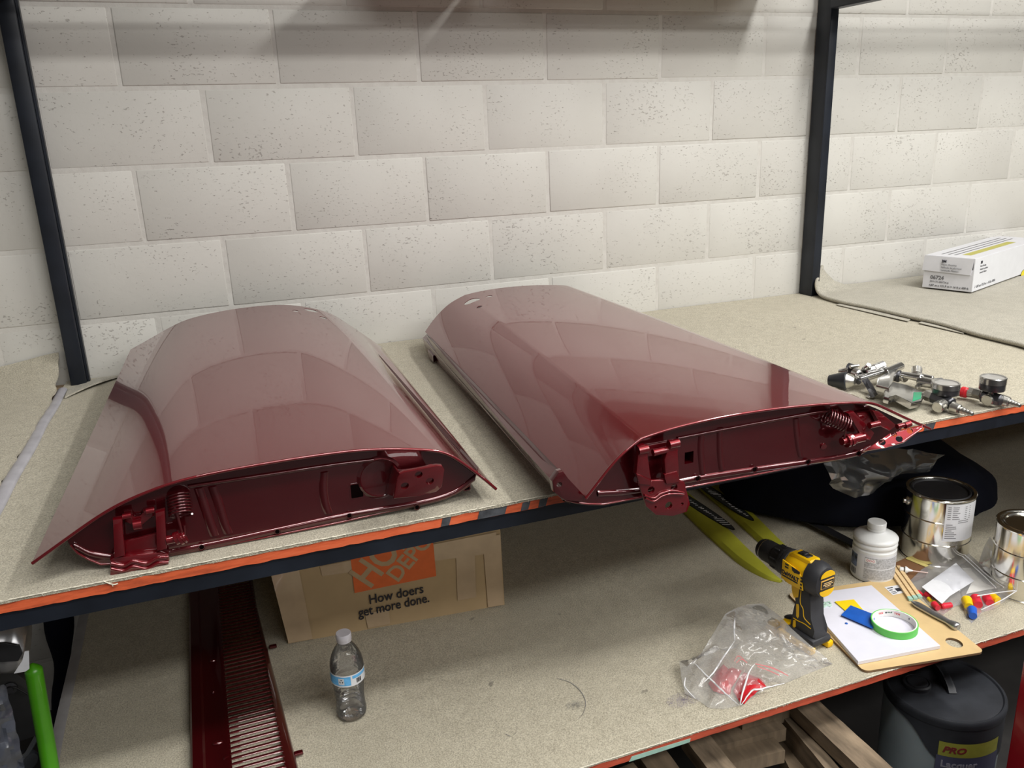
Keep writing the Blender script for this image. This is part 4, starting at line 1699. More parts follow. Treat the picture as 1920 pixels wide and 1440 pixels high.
for pts in (((730, 640), (760, 590), (800, 600), (850, 650)), ((750, 655), (800, 620), (860, 655)), ((940, 665), (1050, 690), (1160, 730), (1270, 785)), ((960, 690), (1080, 735), (1180, 780)), ((1000, 680), (1100, 700), (1220, 755))):
    q = cat_rom([GL(*C5(x, y), .046 - .012 * (x > 900)) for x, y in pts], 5)
    rows = [[p + Vector((-.0010, -.0014, 0)), p + Vector((.0010, .0014, .0002))] for p in q]
    grid(bm, rows)
obj('bag_print', bm, plain('faded_red_print', (.62, .22, .22), .5), bag, kind='stuff', label='faded red print on the bag')
for i, pts in enumerate((((470, 850), (540, 740), (620, 652), (676, 705), (700, 690), (805, 725), (700, 900), (690, 960), (600, 950), (520, 925)), ((720, 935), (760, 820), (830, 740), (930, 775), (1000, 800), (1050, 880), (960, 930), (880, 1000), (830, 1060), (780, 1030)))):
    O = [GL(*C5(x, y), .006) for x, y in pts]
    c = sum(O, Vector()) / len(O)
    bm = NB()
    rows = []
    for j in range(8):
        t = 1 - j / 8
        rows.append([Vector((c.lerp(p, t).x, c.lerp(p, t).y, ZL + .003 + .009 * (1 - t ** 3) + .003 * nz(p.x, j, 40))) for a_, b_ in zip(O, O[1:] + O[:1]) for p in (a_, a_.lerp(b_, .5))])
    rows.append([Vector((c.x, c.y, ZL + .0125))] * len(rows[0]))
    grid(bm, rows, close=True)
    bmesh.ops.remove_doubles(bm, verts=bm.verts, dist=.0001)
    obj('red_sheet', bm, plain('red_rubber', (.50, .012, .020), .35, var=.12, scale=20), smooth=50, label=('red rubber sheet at the left inside the big clear bag' if i == 0 else 'red rubber sheet at the right inside the big clear bag'), cat='rubber sheet', group='red pieces in the clear bag')
# purple overspray and pen marks on the carpet
bm = NB()
for pts in (((1045, 1272), (1070, 1280), (1090, 1298), (1098, 1320), (1088, 1345), (1060, 1358)), ((948, 1376), (958, 1380), (970, 1372))):
    q = cat_rom([GL(x, y, .0012) for x, y in pts], 6)
    rows = [[p + Vector((-.0006, 0, 0)), p + Vector((.0006, 0, 0.0002))] for p in q]
    grid(bm, rows)
obj('pen_mark', bm, INKGREY, low, label='thin curved pencil lines')
for (px, py, rx, ry, col, s__) in ((1281, 1312, .034, .020, (.25, .21, .31), 1100), (1078, 1322, .018, .012, (.20, .20, .20), 400)):
    bm = NB()
    rr = random.Random(px)
    c = GL(px, py, .0014)
    for i in range(s__):
        a, d = rr.uniform(0, 2 * PI), rr.uniform(0, 1) ** .7 * 1.1
        p = c + Vector((math.cos(a) * d * rx, math.sin(a) * d * ry, 0))
        s_ = rr.uniform(.0003, .0006)
        vv = [bm.verts.new(p + Vector((x * s_, y * s_, .0004))) for x, y in ((-1, 0), (0, -1), (1, 0), (0, 1))]
        bm.faces.new(vv)
    obj('overspray_spot', bm, plain('spot', col, .9), low, kind='stuff')

# ------------------------------------------------------------------ cordless drill
D = thing('cordless_drill', 'yellow and black cordless drill standing on its foot beside the white mixing pad', 'drill', (1.290, -1.292, ZL), (0, 0, math.radians(98)))
D.scale = (1.13, 1.13, 1.13)
H = .149


def lobj(name, bm, mat, par=D, **kw): return obj(name, bm, mat, par, local=True, **kw)


def lp(bm, pts, y0, y1, bev=.003, mi=0):
    prism(bm, [(x, y0, z) for x, z in pts], (0, y1 - y0, 0), bev=bev, mi=mi)
    return bm


bm = NB()
lathe(bm, (0, 0, H), [(.0001, .012), (.018, .012), (.0275, .016), (.0305, .024), (.0305, .060), (.0285, .078), (.0265, .082)], axis=(1, 0, 0), n=10)
bm.transform(Matrix.Translation((0, 0, H)) @ Matrix.Diagonal((1, .90, 1.08, 1)) @ Matrix.Translation((0, 0, -H)))
body = lobj('motor_housing', bm, YELLOW, smooth=42)
bm = NB()
lp(bm, [(.018, H + .026), (.026, H + .036), (.070, H + .034), (.078, H + .026), (.078, H + .020), (.018, H + .020)], -.014, .014, .004)
lobj('top_ridge', bm, YELLOW, smooth=40)
bm = NB()
box(bm, (.049, 0, H + .0355), (.026, .016, .004), bev=.0015)
box(bm, (.049, 0, H + .0378), (.008, .012, .003), bev=.001)
lobj('speed_switch', bm, BLACKP, smooth=40)
# black rear cap with badge
bm = NB()
lathe(bm, (0, 0, H), [(.020, -.006), (.028, -.003), (.0325, .006), (.0330, .020), (.0320, .028), (.0295, .029)], axis=(1, 0, 0), n=12)
bm.transform(Matrix.Translation((0, 0, H)) @ Matrix.Diagonal((1, .92, 1.10, 1)) @ Matrix.Translation((0, 0, -H)))
lobj('rear_cap', bm, GREYP, smooth=42)
for s_ in (1, -1):
    bm = NB()
    pts = [(-.0065, .019 * math.cos(t), H + s_ * (.014 + .013 * math.sin(t))) for t in [PI * q_ / 10 for q_ in range(11)]]
    prism(bm, pts, (-.001, 0, 0))
    lobj('rear_inlay', bm, YELLOW, label='yellow curved inlay')
bm = NB()
box(bm, (-.0068, 0, H), (.0014, .034, .017))
rb = lobj('badge', bm, plain('gold_frame', (.85, .48, .10), .4))
bm = NB()
box(bm, (-.0078, 0, H), (.0010, .031, .014))
lobj('badge_face', bm, BLACKP, par=rb)
bm = NB()
for zz, w_, mi in ((.0030, .022, 0), (-.0005, .026, 0), (-.004, .016, 0)):
    box(bm, (-.0085, 0, H + zz), (.0004, w_, .0014))
lobj('badge_print', bm, plain('gold_print', (.80, .55, .25), .4), par=rb, kind='stuff')
# collar, clutch ring and chuck
bm = NB()
lathe(bm, (0, 0, H), [(.0275, .080), (.0295, .081), (.0295, .088), (.0285, .090)], axis=(1, 0, 0), n=36)
lobj('collar', bm, GREYP, smooth=40)
bm = NB()
lathe(bm, (0, 0, H), [(.027, .089), (.0278, .090), (.0278, .098), (.0262, .100), (.0262, .116), (.0245, .120)], axis=(1, 0, 0), n=48, fn=lambda a, h: 1 + .02 * math.cos(12 * a) * (h > .099))
cr = lobj('clutch_ring', bm, BLACKP, smooth=40)
for i in range(8):
    a = 2 * PI * i / 8 + .3
    bm = NB()
    c = Vector((.109, math.cos(a) * .0264, H + math.sin(a) * .0264))
    box(bm, c, (.013, .0026, .0026), R=Matrix.Rotation(a, 3, 'X'), bev=.0008)
    lobj('clutch_mark', bm, GREYP, par=cr)
bm = NB()
lathe(bm, (0, 0, H), [(.022, .119), (.0225, .122), (.0225, .146), (.0212, .150), (.0205, .158), (.018, .162), (.012, .164), (.0075, .165)], axis=(1, 0, 0), n=40, caps=True)
ck = lobj('chuck', bm, BLACKP, smooth=35)
bm = NB()
lathe(bm, (0, 0, H), [(.0226, .1490), (.0229, .1500), (.0226, .1510)], axis=(1, 0, 0), n=40, caps=False)
lathe(bm, (0, 0, H), [(.0065, .1650), (.0065, .1665), (.003, .1665)], axis=(1, 0, 0), n=20)
lobj('chuck_ring', bm, CHROME, par=ck, smooth=40)
# housing side panel with vents and name
for s_ in (1, -1):
    bm = NB()
    ys = s_ * .0268
    lp(bm, [(.024, H - .022), (.030, H + .006), (.048, H + .016), (.078, H + .020), (.079, H - .020), (.060, H - .024)], ys, ys + s_ * .0030, .001)
    sp_ = lobj('side_panel', bm, YELLOW, smooth=40)
    for v_ in range(4):
        bm = NB()
        box(bm, (.0285, ys + s_ * .0031, H - .018 + v_ * .0072), (.0042, .0012, .0036), bev=.0003)
        lobj('vent_slot', bm, BLACKP, par=sp_)
    for v_ in range(2):
        bm = NB()
        box(bm, (.066, ys + s_ * .0031, H + .0085 + v_ * .006), (.009, .0012, .0030), bev=.0003)
        lobj('vent_slot', bm, BLACKP, par=sp_)
    bm = NB()
    lp(bm, [(.034, H + .0135), (.054, H + .0165), (.052, H + .0085), (.046, H + .0060), (.034, H + .0085)], ys + s_ * .0020, ys + s_ * .0036, .0003)
    lobj('grip_patch', bm, BLACKP, par=sp_)
    bm = text_bm('DeWALT', .0115, (.0775 if s_ > 0 else .036, ys + s_ * .0034, H - .0085), (-s_, 0, 0), (0, 0, 1), bold=.0005, sx=.93)
    lobj('lettering', bm, INK, par=sp_)
    bm = NB()
    box(bm, (.057, ys + s_ * .0032, H - .0122), (.040, .0008, .0026))
    lobj('print_bar', bm, BLACKP, par=sp_)
# handle: black rubber with yellow inlays
bm = NB()
lp(bm, [(.016, H - .020), (.060, H - .022), (.054, H - .040), (.050, H - .062), (.049, H - .090), (.052, H - .108), (.060, .034), (.062, .026), (-.002, .026), (-.004, .034), (.004, H - .104), (.010, H - .080), (.013, H - .050)], -.0175, .0175, .0055)
hd = lobj('handle', bm, GREYP, smooth=50)
for s_ in (1, -1):
    y_ = s_ * .0172
    bm = NB()
    lp(bm, [(.050, H - .024), (.064, H - .022), (.059, H - .046), (.054, H - .056), (.044, H - .050), (.042, H - .030)], y_ - .001 * s_, y_ + s_ * .0014, .0006)
    lobj('handle_inlay', bm, YELLOW, par=hd, label='yellow inlay behind the trigger')
    bm = NB()
    lp(bm, [(.042, H - .064), (.047, H - .066), (.045, H - .092), (.041, H - .095), (.039, H - .090), (.040, H - .070)], y_ - .001 * s_, y_ + s_ * .0014, .0006)
    lobj('handle_inlay', bm, YELLOW, par=hd, label='small yellow inlay')
    bm = NB()
    lp(bm, [(.046, H - .102), (.051, H - .104), (.052, H - .118), (.048, H - .120), (.045, H - .116)], y_ - .001 * s_, y_ + s_ * .0018, .0006)
    lobj('handle_inlay', bm, YELLOW, par=hd, label='small yellow inlay')
    for pts in (((.038, H - .028), (.038, H - .058), (.030, H - .068), (.026, H - .085), (.010, H - .092)), ((.052, H - .100), (.040, H - .100), (.024, H - .098), (.008, H - .100))):
        bm = NB()
        tube(bm, cat_rom([(x, s_ * .0176, z) for x, z in pts], 5), .0010, n=6)
        lobj('piping', bm, YELLOW, par=hd, smooth=60)
bm = NB()
lp(bm, [(.060, H - .024), (.068, H - .026), (.067, H - .036), (.064, H - .044), (.067, H - .056), (.060, H - .056), (.056, H - .044)], -.008, .008, .002)
lobj('trigger', bm, BLACKP, smooth=40)
bm = NB()
lp(bm, [(.058, H - .018), (.082, H - .022), (.078, H - .029), (.058, H - .028)], -.016, .016, .003)
lobj('trigger_guard', bm, YELLOW, smooth=40)
bm = NB()
lp(bm, [(.083, H - .010), (.086, H - .030), (.078, H - .034), (.072, H - .024)], -.018, .018, .003)
lobj('nose_block', bm, GREYP, smooth=40)
bm = NB()
box(bm, (.030, 0, .022), (.074, .052, .016), bev=.006, seg=2)
ft = lobj('foot', bm, GREYP, smooth=40)
bm = NB()
box(bm, (.036, .024, .008), (.088, .016, .014), bev=.004, seg=2)
lobj('battery_rail', bm, YELLOW, par=ft, smooth=40)
bm = NB()
box(bm, (.036, -.024, .008), (.088, .016, .014), bev=.004, seg=2)
lobj('battery_rail', bm, YELLOW, par=ft, smooth=40)
bm = NB()
lp(bm, [(.058, .016), (.086, .014), (.088, .022), (.078, .032), (.060, .034)], -.022, .022, .004)
lobj('front_lip', bm, YELLOW, par=ft, smooth=40)
bm = NB()
lathe(bm, (.076, 0, .0305), [(.011, 0), (.011, .003), (.009, .004)], n=20, axis=(.3, 0, 1))
lobj('light_lens', bm, BLACKP, par=ft, smooth=40)
# ------------------------------------------------------------------ hardboard, mixing pad and what lies on them
Z1 = ZL + .002


def quad_px(pts, z): return [Pz(x, y, z) for x, y in pts]


hb = quad_px(((1620, 1259), (1847, 1222), (1654, 1094), (1478, 1112)), Z1 + .005)
ux, uy = (hb[1] - hb[0]), (hb[3] - hb[0])
lx, ly = ux.length, uy.length
ux.normalize()
uy = (uy - ux * uy.dot(ux)).normalized()
t = thing('clipboard', 'tan hardboard sheet with an oval hand hole under the white mixing pad', 'board', tuple(hb[0].lerp(hb[2], .5) - Vector((0, 0, .005))))
cc = hb[0] + ux * lx / 2 + uy * ly / 2
bm = NB()
prism(bm, [cc + ux * a + uy * b - Vector((0, 0, .005)) for a, b in rrect(lx, ly, .014)], (0, 0, .005))
hc = Pz(1789, 1205, Z1 + .005)
cb = NB()
m_ = [hc + ux * (.0165 * math.cos(a)) + uy * (.0185 * math.sin(a)) - Vector((0, 0, .02)) for a in [2 * PI * q / 28 for q in range(28)]]
prism(cb, m_, (0, 0, .04))
bm = cut(bm, [cb])
for f in bm.faces:
    if abs(f.normal.z) < .5: f.material_index = 1
obj('board_sheet', bm, [MDF, MDFE], t)
sl = quad_px(((1658, 1101), (1684, 1097), (1696, 1111), (1674, 1116)), Z1 + .0052)
bm = NB()
prism(bm, sl, (0, 0, .0003))
sk_ = obj('sticker', bm, LABELW, t, label='small white printed sticker')
bm = NB()
for a, b, c_, d_ in ((.1, .15, .5, .25), (.1, .4, .35, .5), (.55, .35, .9, .75), (.1, .65, .45, .72), (.1, .82, .45, .88)):
    f = lambda u, v: sl[0].lerp(sl[1], u).lerp(sl[3].lerp(sl[2], u), v) + Vector((0, 0, .0006))
    bm.faces.new([bm.verts.new(f(*q)) for q in ((a, b), (c_, b), (c_, d_), (a, d_))])
obj('lettering', bm, INK, sk_, kind='stuff')
ZB = Z1 + .0055
pd = quad_px(((1609, 1240), (1763, 1210), (1634, 1097), (1500, 1116)), ZB + .009)
bm = NB()
prism(bm, [p - Vector((0, 0, .009)) for p in pd], (0, 0, .009), bev=.0008)
obj('mixing_pad', bm, PADW, label='thick white mixing pad lying on the tan hardboard', cat='pad')
ZP = ZB + .0095
# putty smear and blue dots
bm = NB()
rr = random.Random(2)
cpx = (1545, 1134)
for i in range(26):
    a = rr.uniform(0, PI * 2)
    c = Pz(1545 + rr.uniform(-11, 11), 1134 + rr.uniform(-5, 5), ZP)
    r_ = rr.uniform(.003, .009)
    tube(bm, [c + Vector((math.cos(a + q * .9) * r_, math.sin(a + q * .9) * r_ * .7, .0008)) for q in range(5)], [.0005, .0014, .0016, .0014, .0004], n=6)
obj('putty_smear', bm, plain('pale_mint_putty', (.50, .68, .58), .45), smooth=60, label='pale mint putty smear on the white pad behind the drill', cat='putty', kind='stuff')
for nm, lb_, pts, mt in (('spreader', 'yellow plastic filler spreader lying partly under the blue one', ((1565, 1128), (1601, 1124), (1618, 1143), (1586, 1146)), YEL2),
                         ('spreader', 'blue plastic filler spreader leaning over the yellow one beside the tape roll', ((1577, 1153), (1595, 1135), (1641, 1153), (1637, 1179)), BLUE)):
    q = quad_px(pts, ZP + .002 + (.003 if mt is BLUE else 0))
    bm = NB()
    prism(bm, [p - Vector((0, 0, .0012)) for p in q], (0, 0, .0018), bev=.0004)
    obj(nm, bm, mt, label=lb_, cat='spreader')
bm = NB()
c = Pz(1587, 1169, ZP)
lathe(bm, c, [(.0035, 0), (.003, .0008), (.001, .0010)], n=14)
obj('paint_dot', bm, BLUE, label='small blue paint dot on the white pad', cat='paint drop', smooth=60)
# green masking tape
tc = Pz(1676, 1176, ZP)
tp = thing('tape_roll', 'nearly used roll of green masking tape with printed white core on the pad', 'tape', tuple(tc))
TR, TH = .0490, .0165
bm = NB()
lathe(bm, tc, [(TR - .0024, .0), (TR, .0), (TR, TH), (TR - .0024, TH)], n=72, caps=False)
obj('green_tape', bm, GREENT, tp, smooth=40)
bm = NB()
lathe(bm, tc, [(TR - .0024, .0003), (TR - .0024, TH), (TR - .0050, TH), (TR - .0050, .0003), (TR - .0024, .0003)], n=72, caps=False)
core = obj('core', bm, plain('white_card_core', (.78, .77, .74), .5), tp, smooth=40)
af = math.atan2(tc.y - CAM.y, tc.x - CAM.x)
for s_, a_, mt, sz in (('SOLL', .62, RED_INK, .0062), ('gross', .16, plain('green_ink', (.05, .16, .10), .5), .0050), ('88', .40, INK, .0052), ('SOLL', -.22, RED_INK, .0062), ('8', -.75, INK, .006)):
    b = text_bm(s_, sz, (0, 0, 0), (1, 0, 0), (0, 1, 0), bold=.0002, ext=.0001)
    for v in b.verts:
        a = af + a_ + v.co.x / TR       # reads upside down from the front, as the roll lies
        r_ = TR - .0052 - v.co.z
        v.co = Vector((tc.x + r_ * math.cos(a), tc.y + r_ * math.sin(a), tc.z + .0115 - v.co.y))
    obj('lettering', b, mt, core)
# silver tool, sticks, brown paper, plug
p, q = Pz(1709, 1128, ZB + .006), Pz(1797, 1177, ZB + .006)
d = (q - p).normalized()
s_ = Vector((-d.y, d.x, 0))
bm = NB()
rows = []
LL = (q - p).length
for u, w_, h in ((0, .002, .002), (.03, .004, .004), (.08, .0080, .006), (.15, .0095, .007), (.55, .0095, .007), (.78, .0075, .006), (.86, .0095, .008), (.93, .0115, .010), (.98, .0105, .010), (1, .007, .008)):
    c = p + d * LL * u
    rows.append([c + s_ * w_ * math.cos(a) + Vector((0, 0, h * math.sin(a))) for a in [2 * PI * q_ / 14 for q_ in range(14)]])
V = grid(bm, rows, close=True)
bm.faces.new(V[0][::-1])
bm.faces.new(V[-1])
obj('silver_handle', bm, plain('satin_silver', (.46, .47, .48), .28, .85, var=.1), smooth=45, label='round ended silver metal tool handle lying across the hardboard', cat='tool')
for i in range(3):
    o = (i - 1) * 8.0
    p, q = Pz(1676 + o, 1062 - o * .25, ZB + .0062), Pz(1717 + o * 1.1, 1121 - o * .28, ZB + .0062)
    d = (q - p).normalized()
    s_ = Vector((-d.y, d.x, 0)) * .0047
    h = Vector((0, 0, .005))
    st_ = thing('mixing_stick', ('pale wooden mixing stick, leftmost of the three beside the white bottle', 'pale wooden mixing stick, middle one of the three beside the white bottle', 'pale wooden mixing stick, rightmost of the three, nearest the parts bag')[i], 'stick', tuple(p.lerp(q, .5)), group='wooden mixing sticks')
    bm = NB()
    prism(bm, [p - s_ - h, q - s_ - h, q + s_ - h, p + s_ - h], (0, 0, .005), bev=.0006)
    obj('wood', bm, WOOD, st_)
    bm = NB()
    e = q - d * .012
    prism(bm, [e - s_ * 1.03 - h * 1.01, q - s_ * 1.03 - h * 1.01 + d * .0003, q + s_ * 1.03 - h * 1.01 + d * .0003, e + s_ * 1.03 - h * 1.01], (0, 0, .0053))
    obj('painted_tip', bm, MINT, st_, label='mint painted tip')
q = quad_px(((1676, 1056), (1700, 1045), (1742, 1062), (1735, 1082), (1708, 1092)), ZL + .004)
bm = NB()
prism(bm, [p - Vector((0, 0, .0015)) for p in q], (0, 0, .0015))
obj('brown_card', bm, BROWN, label='piece of brown card under the white nozzle by the tin can', cat='card')
q = quad_px(((1698, 1047), (1702, 1044), (1752, 1064), (1748, 1068)), ZL + .006)
bm = NB()
prism(bm, [p - Vector((0, 0, .001)) for p in q], (0, 0, .001))
obj('yellow_card', bm, plain('straw_card', (.62, .52, .18), .6), label='thin straw coloured card edge in front of the large tin can', cat='card')
nt = thing('nozzle', 'white nozzle plug with a thin stem lying on the brown card', 'nozzle', tuple(Pz(1694, 1068, ZL + .005)))
a_, b_, c_ = Pz(1687, 1067, ZL + .016), Pz(1702, 1069, ZL + .016), Pz(1740, 1074, ZL + .012)
bm = NB()
d = (b_ - a_).normalized()
lathe(bm, a_, [(.0055, 0), (.0060, .001), (.0060, .0085), (.0050, .009), (.0050, .0115), (.0085, .012), (.0088, .0135), (.0085, .016), (.0045, .021), (.0018, .030)], axis=d, n=24, fn=lambda a, h: 1 + .05 * (int(a / PI * 8) % 2) * (h < .009))
obj('plug', bm, WHITE, nt, smooth=35)
bm = NB()
tube(bm, [a_ + d * .028, c_], .0014)
obj('stem', bm, plain('pale_pink_stem', (.75, .55, .50), .4), nt, smooth=60)
bm = NB()
lathe(bm, a_ + d * .0093, [(.0064, 0), (.0064, .0016)], axis=d, n=20)
obj('seal_ring', bm, BLACKP, nt)

# ------------------------------------------------------------------ zip bags with coloured caps
ZIPF = film('zip_bag_film', (.99, .99, 1), .14, .20, .5, (.92, .92, .95), bump=.25, scale=22)


def C3(x, y): return (1560 + x / 5.333, 1020 + y / 5.333)


ol = [(770, 375, .006), (900, 250, .010), (1100, 140, .014), (1240, 82, .016), (1335, 62, .018), (1450, 170, .020), (1580, 300, .020), (1715, 430, .018), (1850, 465, .020), (1760, 540, .010), (1640, 640, .004),
      (1500, 680, .003), (1470, 720, .003), (1395, 790, .002), (1340, 720, .003), (1300, 600, .006), (1230, 620, .004), (1110, 705, .003), (1000, 640, .003), (900, 520, .004), (830, 440, .005)]
zb = crumple('zip_bag', 'flat clear zip bag holding paper slips and red, yellow and blue caps', [GL(*C3(x, y), h) for x, y, h in ol], .020, ZIPF, seed=8, amp=.006, centre=tuple(GL(*C3(1260, 430), .010)), rings=14, ridge=16)
for pts in (((1262, 85), (1400, 210), (1530, 330), (1640, 440)), ((1290, 75), (1430, 200), (1560, 320), (1715, 432)), ((1850, 465), (1700, 480), (1450, 520)), ((1850, 465), (1700, 560), (1490, 660))):
    bm = NB()
    qq = cat_rom([GL(*C3(x, y), .030) for x, y in pts], 4)
    tube(bm, qq, .0013, n=6)
    obj('zip_seam', bm, BAGW, zb, smooth=60)
bm = NB()
prism(bm, [GL(*C3(x, y), .0315) for x, y in ((1505, 232), (1560, 228), (1665, 340), (1640, 362), (1530, 262))], (0, 0, .0003))
pl = obj('printed_patch', bm, WHITE, zb)
tb = text_bm('ulorm', .0095, GL(*C3(1512, 268), .0322), GL(*C3(1655, 368), .0322) - GL(*C3(1512, 268), .0322), GL(*C3(1530, 210), .0322) - GL(*C3(1512, 268), .0322), bold=.0004, ext=.0002)
obj('lettering', tb, INK, pl)
for i, (pts, lb_) in enumerate(((((898, 430), (1240, 190), (1420, 372), (1180, 520), (1100, 600)), 'white paper slip folded inside the flat zip bag'), (((1300, 240), (1470, 240), (1640, 440), (1340, 500), (1400, 380)), 'cream paper slip behind the white one in the zip bag'))):
    bm = NB()
    q = [GL(*C3(x, y), .020 - .006 * i) for x, y in pts]
    prism(bm, q, (0, 0, .0006))
    obj('paper_slip', bm, LABELW if i == 0 else plain('cream_paper', (.72, .70, .64), .6), label=lb_, cat='paper')
capm = dict(r=plain('red_cap_plastic', (.70, .025, .05), .35, var=.05), y=plain('yellow_cap_plastic', (.90, .60, .01), .35, var=.05), b=plain('blue_cap_plastic', (.02, .12, .60), .35, var=.05), p=plain('pink_cap_plastic', (.62, .05, .26), .35, var=.05))
caps = [('y', 1345, 560, 1370, 630, .0120, 'yellow cap above the blue one, in the zip bag'), ('b', 1400, 655, 1410, 720, .0105, 'blue cap at the pointed front corner of the zip bag'),
        ('r', 1430, 540, 1465, 610, .0115, 'large red cap right of the yellow cap in the zip bag'), ('r', 1545, 540, 1580, 590, .0110, 'red cap joined to a yellow end, rightmost in the zip bag'),
        ('y', 1600, 525, 1660, 565, .0105, 'yellow cap end at the right corner of the zip bag'),
        ('r', 940, 500, 985, 530, .0070, 'small red cap at the left corner of the zip bag'), ('y', 965, 545, 990, 570, .0050, 'tiny yellow cap beside the small red cap'),
        ('p', 1030, 535, 1060, 555, .0045, 'small pink cap beneath the paper slip'), ('y', 1070, 530, 1115, 560, .0055, 'small yellow cap beneath the paper slip'),
        ('r', 1020, 600, 1060, 640, .0080, 'red cap lying under a slim yellow one at the bag front'), ('y', 1025, 580, 1080, 635, .0052, 'slim yellow cap over the red caps at the bag front'),
        ('r', 1100, 625, 1190, 610, .0080, 'long red cap near the silver tool handle'), ('r', 860, 480, 900, 510, .0055, 'dark red cap nearest the mixing sticks in the zip bag')]
for c_, x0, y0, x1, y1, r_, lb_ in caps:
    bm = NB()
    a_, b_ = GL(*C3(x0, y0), r_ + .002), GL(*C3(x1, y1), r_ + .002)
    d = b_ - a_
    cyl(bm, a_, b_, r_, r_ * .82, 20)
    cyl(bm, a_ - d * .12, a_, r_ * .75, r_, 20)
    obj('cap', bm, capm[c_], smooth=40, label=lb_, cat='cap', group='coloured caps in the zip bag')
ol = [Pz(x, y, ZL + h) for x, y, h in ((1856, 1006, .10), (1870, 1028, .09), (1900, 1050, .08), (1904, 1066, .07), (1915, 1110, .01), (1880, 1106, .01), (1850, 1085, .01), (1835, 1055, .03), (1845, 1025, .06))]
crumple('zip_bag', 'upright clear zip bag leaning on the tin can at the right edge', ol, .02, ZIPF, seed=12, amp=.006, rings=8, sub=5)

# ------------------------------------------------------------------ two spray guns on the upper shelf
def build_gun(name, label, parts, loc):
    t = thing(name, label, 'spray gun', loc)
    return t


g1 = thing('spray_gun', 'chrome spray gun with green handle insert, black rubber cup nearest the red door', 'spray gun', tuple(GS(1680, 725)))


def seg(par, name, a, b, r1, r2, mat, n=20, knurl=0, bevel=True):
    p, q = GS(*a), GS(*b)
    bm = NB()
    L_ = (q - p).length
    e = min(r1, r2) * .18
    lathe(bm, p, [(r1 - e, 0), (r1, e), (r2, L_ - e), (r2 - e, L_)], axis=q - p, n=n if not knurl else 48, fn=(lambda A, h: 1 + .05 * (int(A / (2 * PI) * 48) % 2)) if knurl else None)
    return obj(name, bm, mat, par, smooth=35)


def gauge(par, px, py, h, r, hh, stem_px):
    c = GS(px, py, h)
    base = c - Vector((0, 0, hh))
    bm = NB()
    lathe(bm, base, [(r * .55, -.002), (r * .92, 0), (r * .95, .002), (r * .95, hh * .55)], n=36)
    g = obj('gauge', bm, GUNDARK, par, smooth=35)
    bm = NB()
    lathe(bm, base, [(r * .95, hh * .5), (r, hh * .52), (r, hh * .95), (r * .93, hh), (r * .86, hh), (r * .86, hh * .9)], n=36, caps=False)
    obj('gauge_rim', bm, CHROME, g, smooth=35)
    bm = NB()
    cyl(bm, base + Vector((0, 0, hh * .9)), base + Vector((0, 0, hh * .92)), r * .87, n=36)
    obj('gauge_face', bm, GAUGEF, g)
    bm = NB()
    cyl(bm, base + Vector((0, 0, -.002)), GS(*stem_px), .006, .006, 12)
    obj('gauge_stem', bm, NICKEL, g, smooth=40)


seg(g1, 'cup_body', (1553, 713, .022), (1588, 714, .026), .013, .0225, RUBBER, 28)
seg(g1, 'cup_collar', (1588, 714, .026), (1603, 715, .028), .019, .010, NICKEL)
seg(g1, 'cup_rim', (1572, 697, .030), (1590, 697, .032), .006, .012, CHROME)
seg(g1, 'air_cap', (1588, 690, .038), (1606, 694, .036), .014, .012, GUNDARK)
seg(g1, 'air_cap_horn', (1594, 688, .048), (1611, 685, .050), .0045, .0035, CHROME)
seg(g1, 'air_cap_ring', (1603, 700, .034), (1613, 704, .034), .015, .013, CHROME)
seg(g1, 'gun_barrel', (1608, 712, .030), (1664, 694, .036), .0105, .0095, CHROME)
seg(g1, 'gun_barrel', (1660, 698, .036), (1690, 686, .040), .0088, .0095, CHROME, knurl=1)
seg(g1, 'fluid_knob', (1620, 697, .040), (1638, 692, .044), .0125, .012, CHROME)
seg(g1, 'fluid_knob', (1638, 690, .046), (1658, 683, .052), .0085, .0088, CHROME, knurl=1)
seg(g1, 'fan_knob', (1626, 690, .052), (1629, 684, .062), .009, .006, CHROME)
seg(g1, 'cross_tube', (1608, 716, .026), (1622, 708, .030), .007, .007, GUNDARK)
bm = NB()
q = [GS(*a) for a in ((1609, 703, .036), (1615, 702, .036), (1632, 726, .016), (1640, 742, .006), (1634, 746, .006), (1626, 730, .014))]
n_ = Vector((.004, -.006, .004))
prism(bm, q, n_, bev=.001)
obj('trigger', bm, GUNDARK, g1)
bm = NB()
q = [GS(*a) for a in ((1624, 744, .003), (1634, 738, .004), (1640, 746, .003), (1630, 748, .002))]
prism(bm, q, (0, 0, .004), bev=.001)
obj('trigger_tip', bm, CHROME, g1)


def slab(par, name, pts, h0, h1, th, mat, bev=.003):
    """closed bar: px outline laid at a height that runs from h0 to h1 along x"""
    xs = [p[0] for p in pts]
    q = [GS(x, y, h0 + (h1 - h0) * (x - min(xs)) / (max(xs) - min(xs))) for x, y in pts]
    n_ = (q[1] - q[0]).cross(q[2] - q[0]).normalized()
    if n_.z > 0: n_ = -n_
    o_ = q[0].copy()
    for p in q: p -= n_ * (p - o_).dot(n_)
    bm = NB()
    prism(bm, q, n_ * th, bev=bev)
    return obj(name, bm, mat, par, smooth=40)


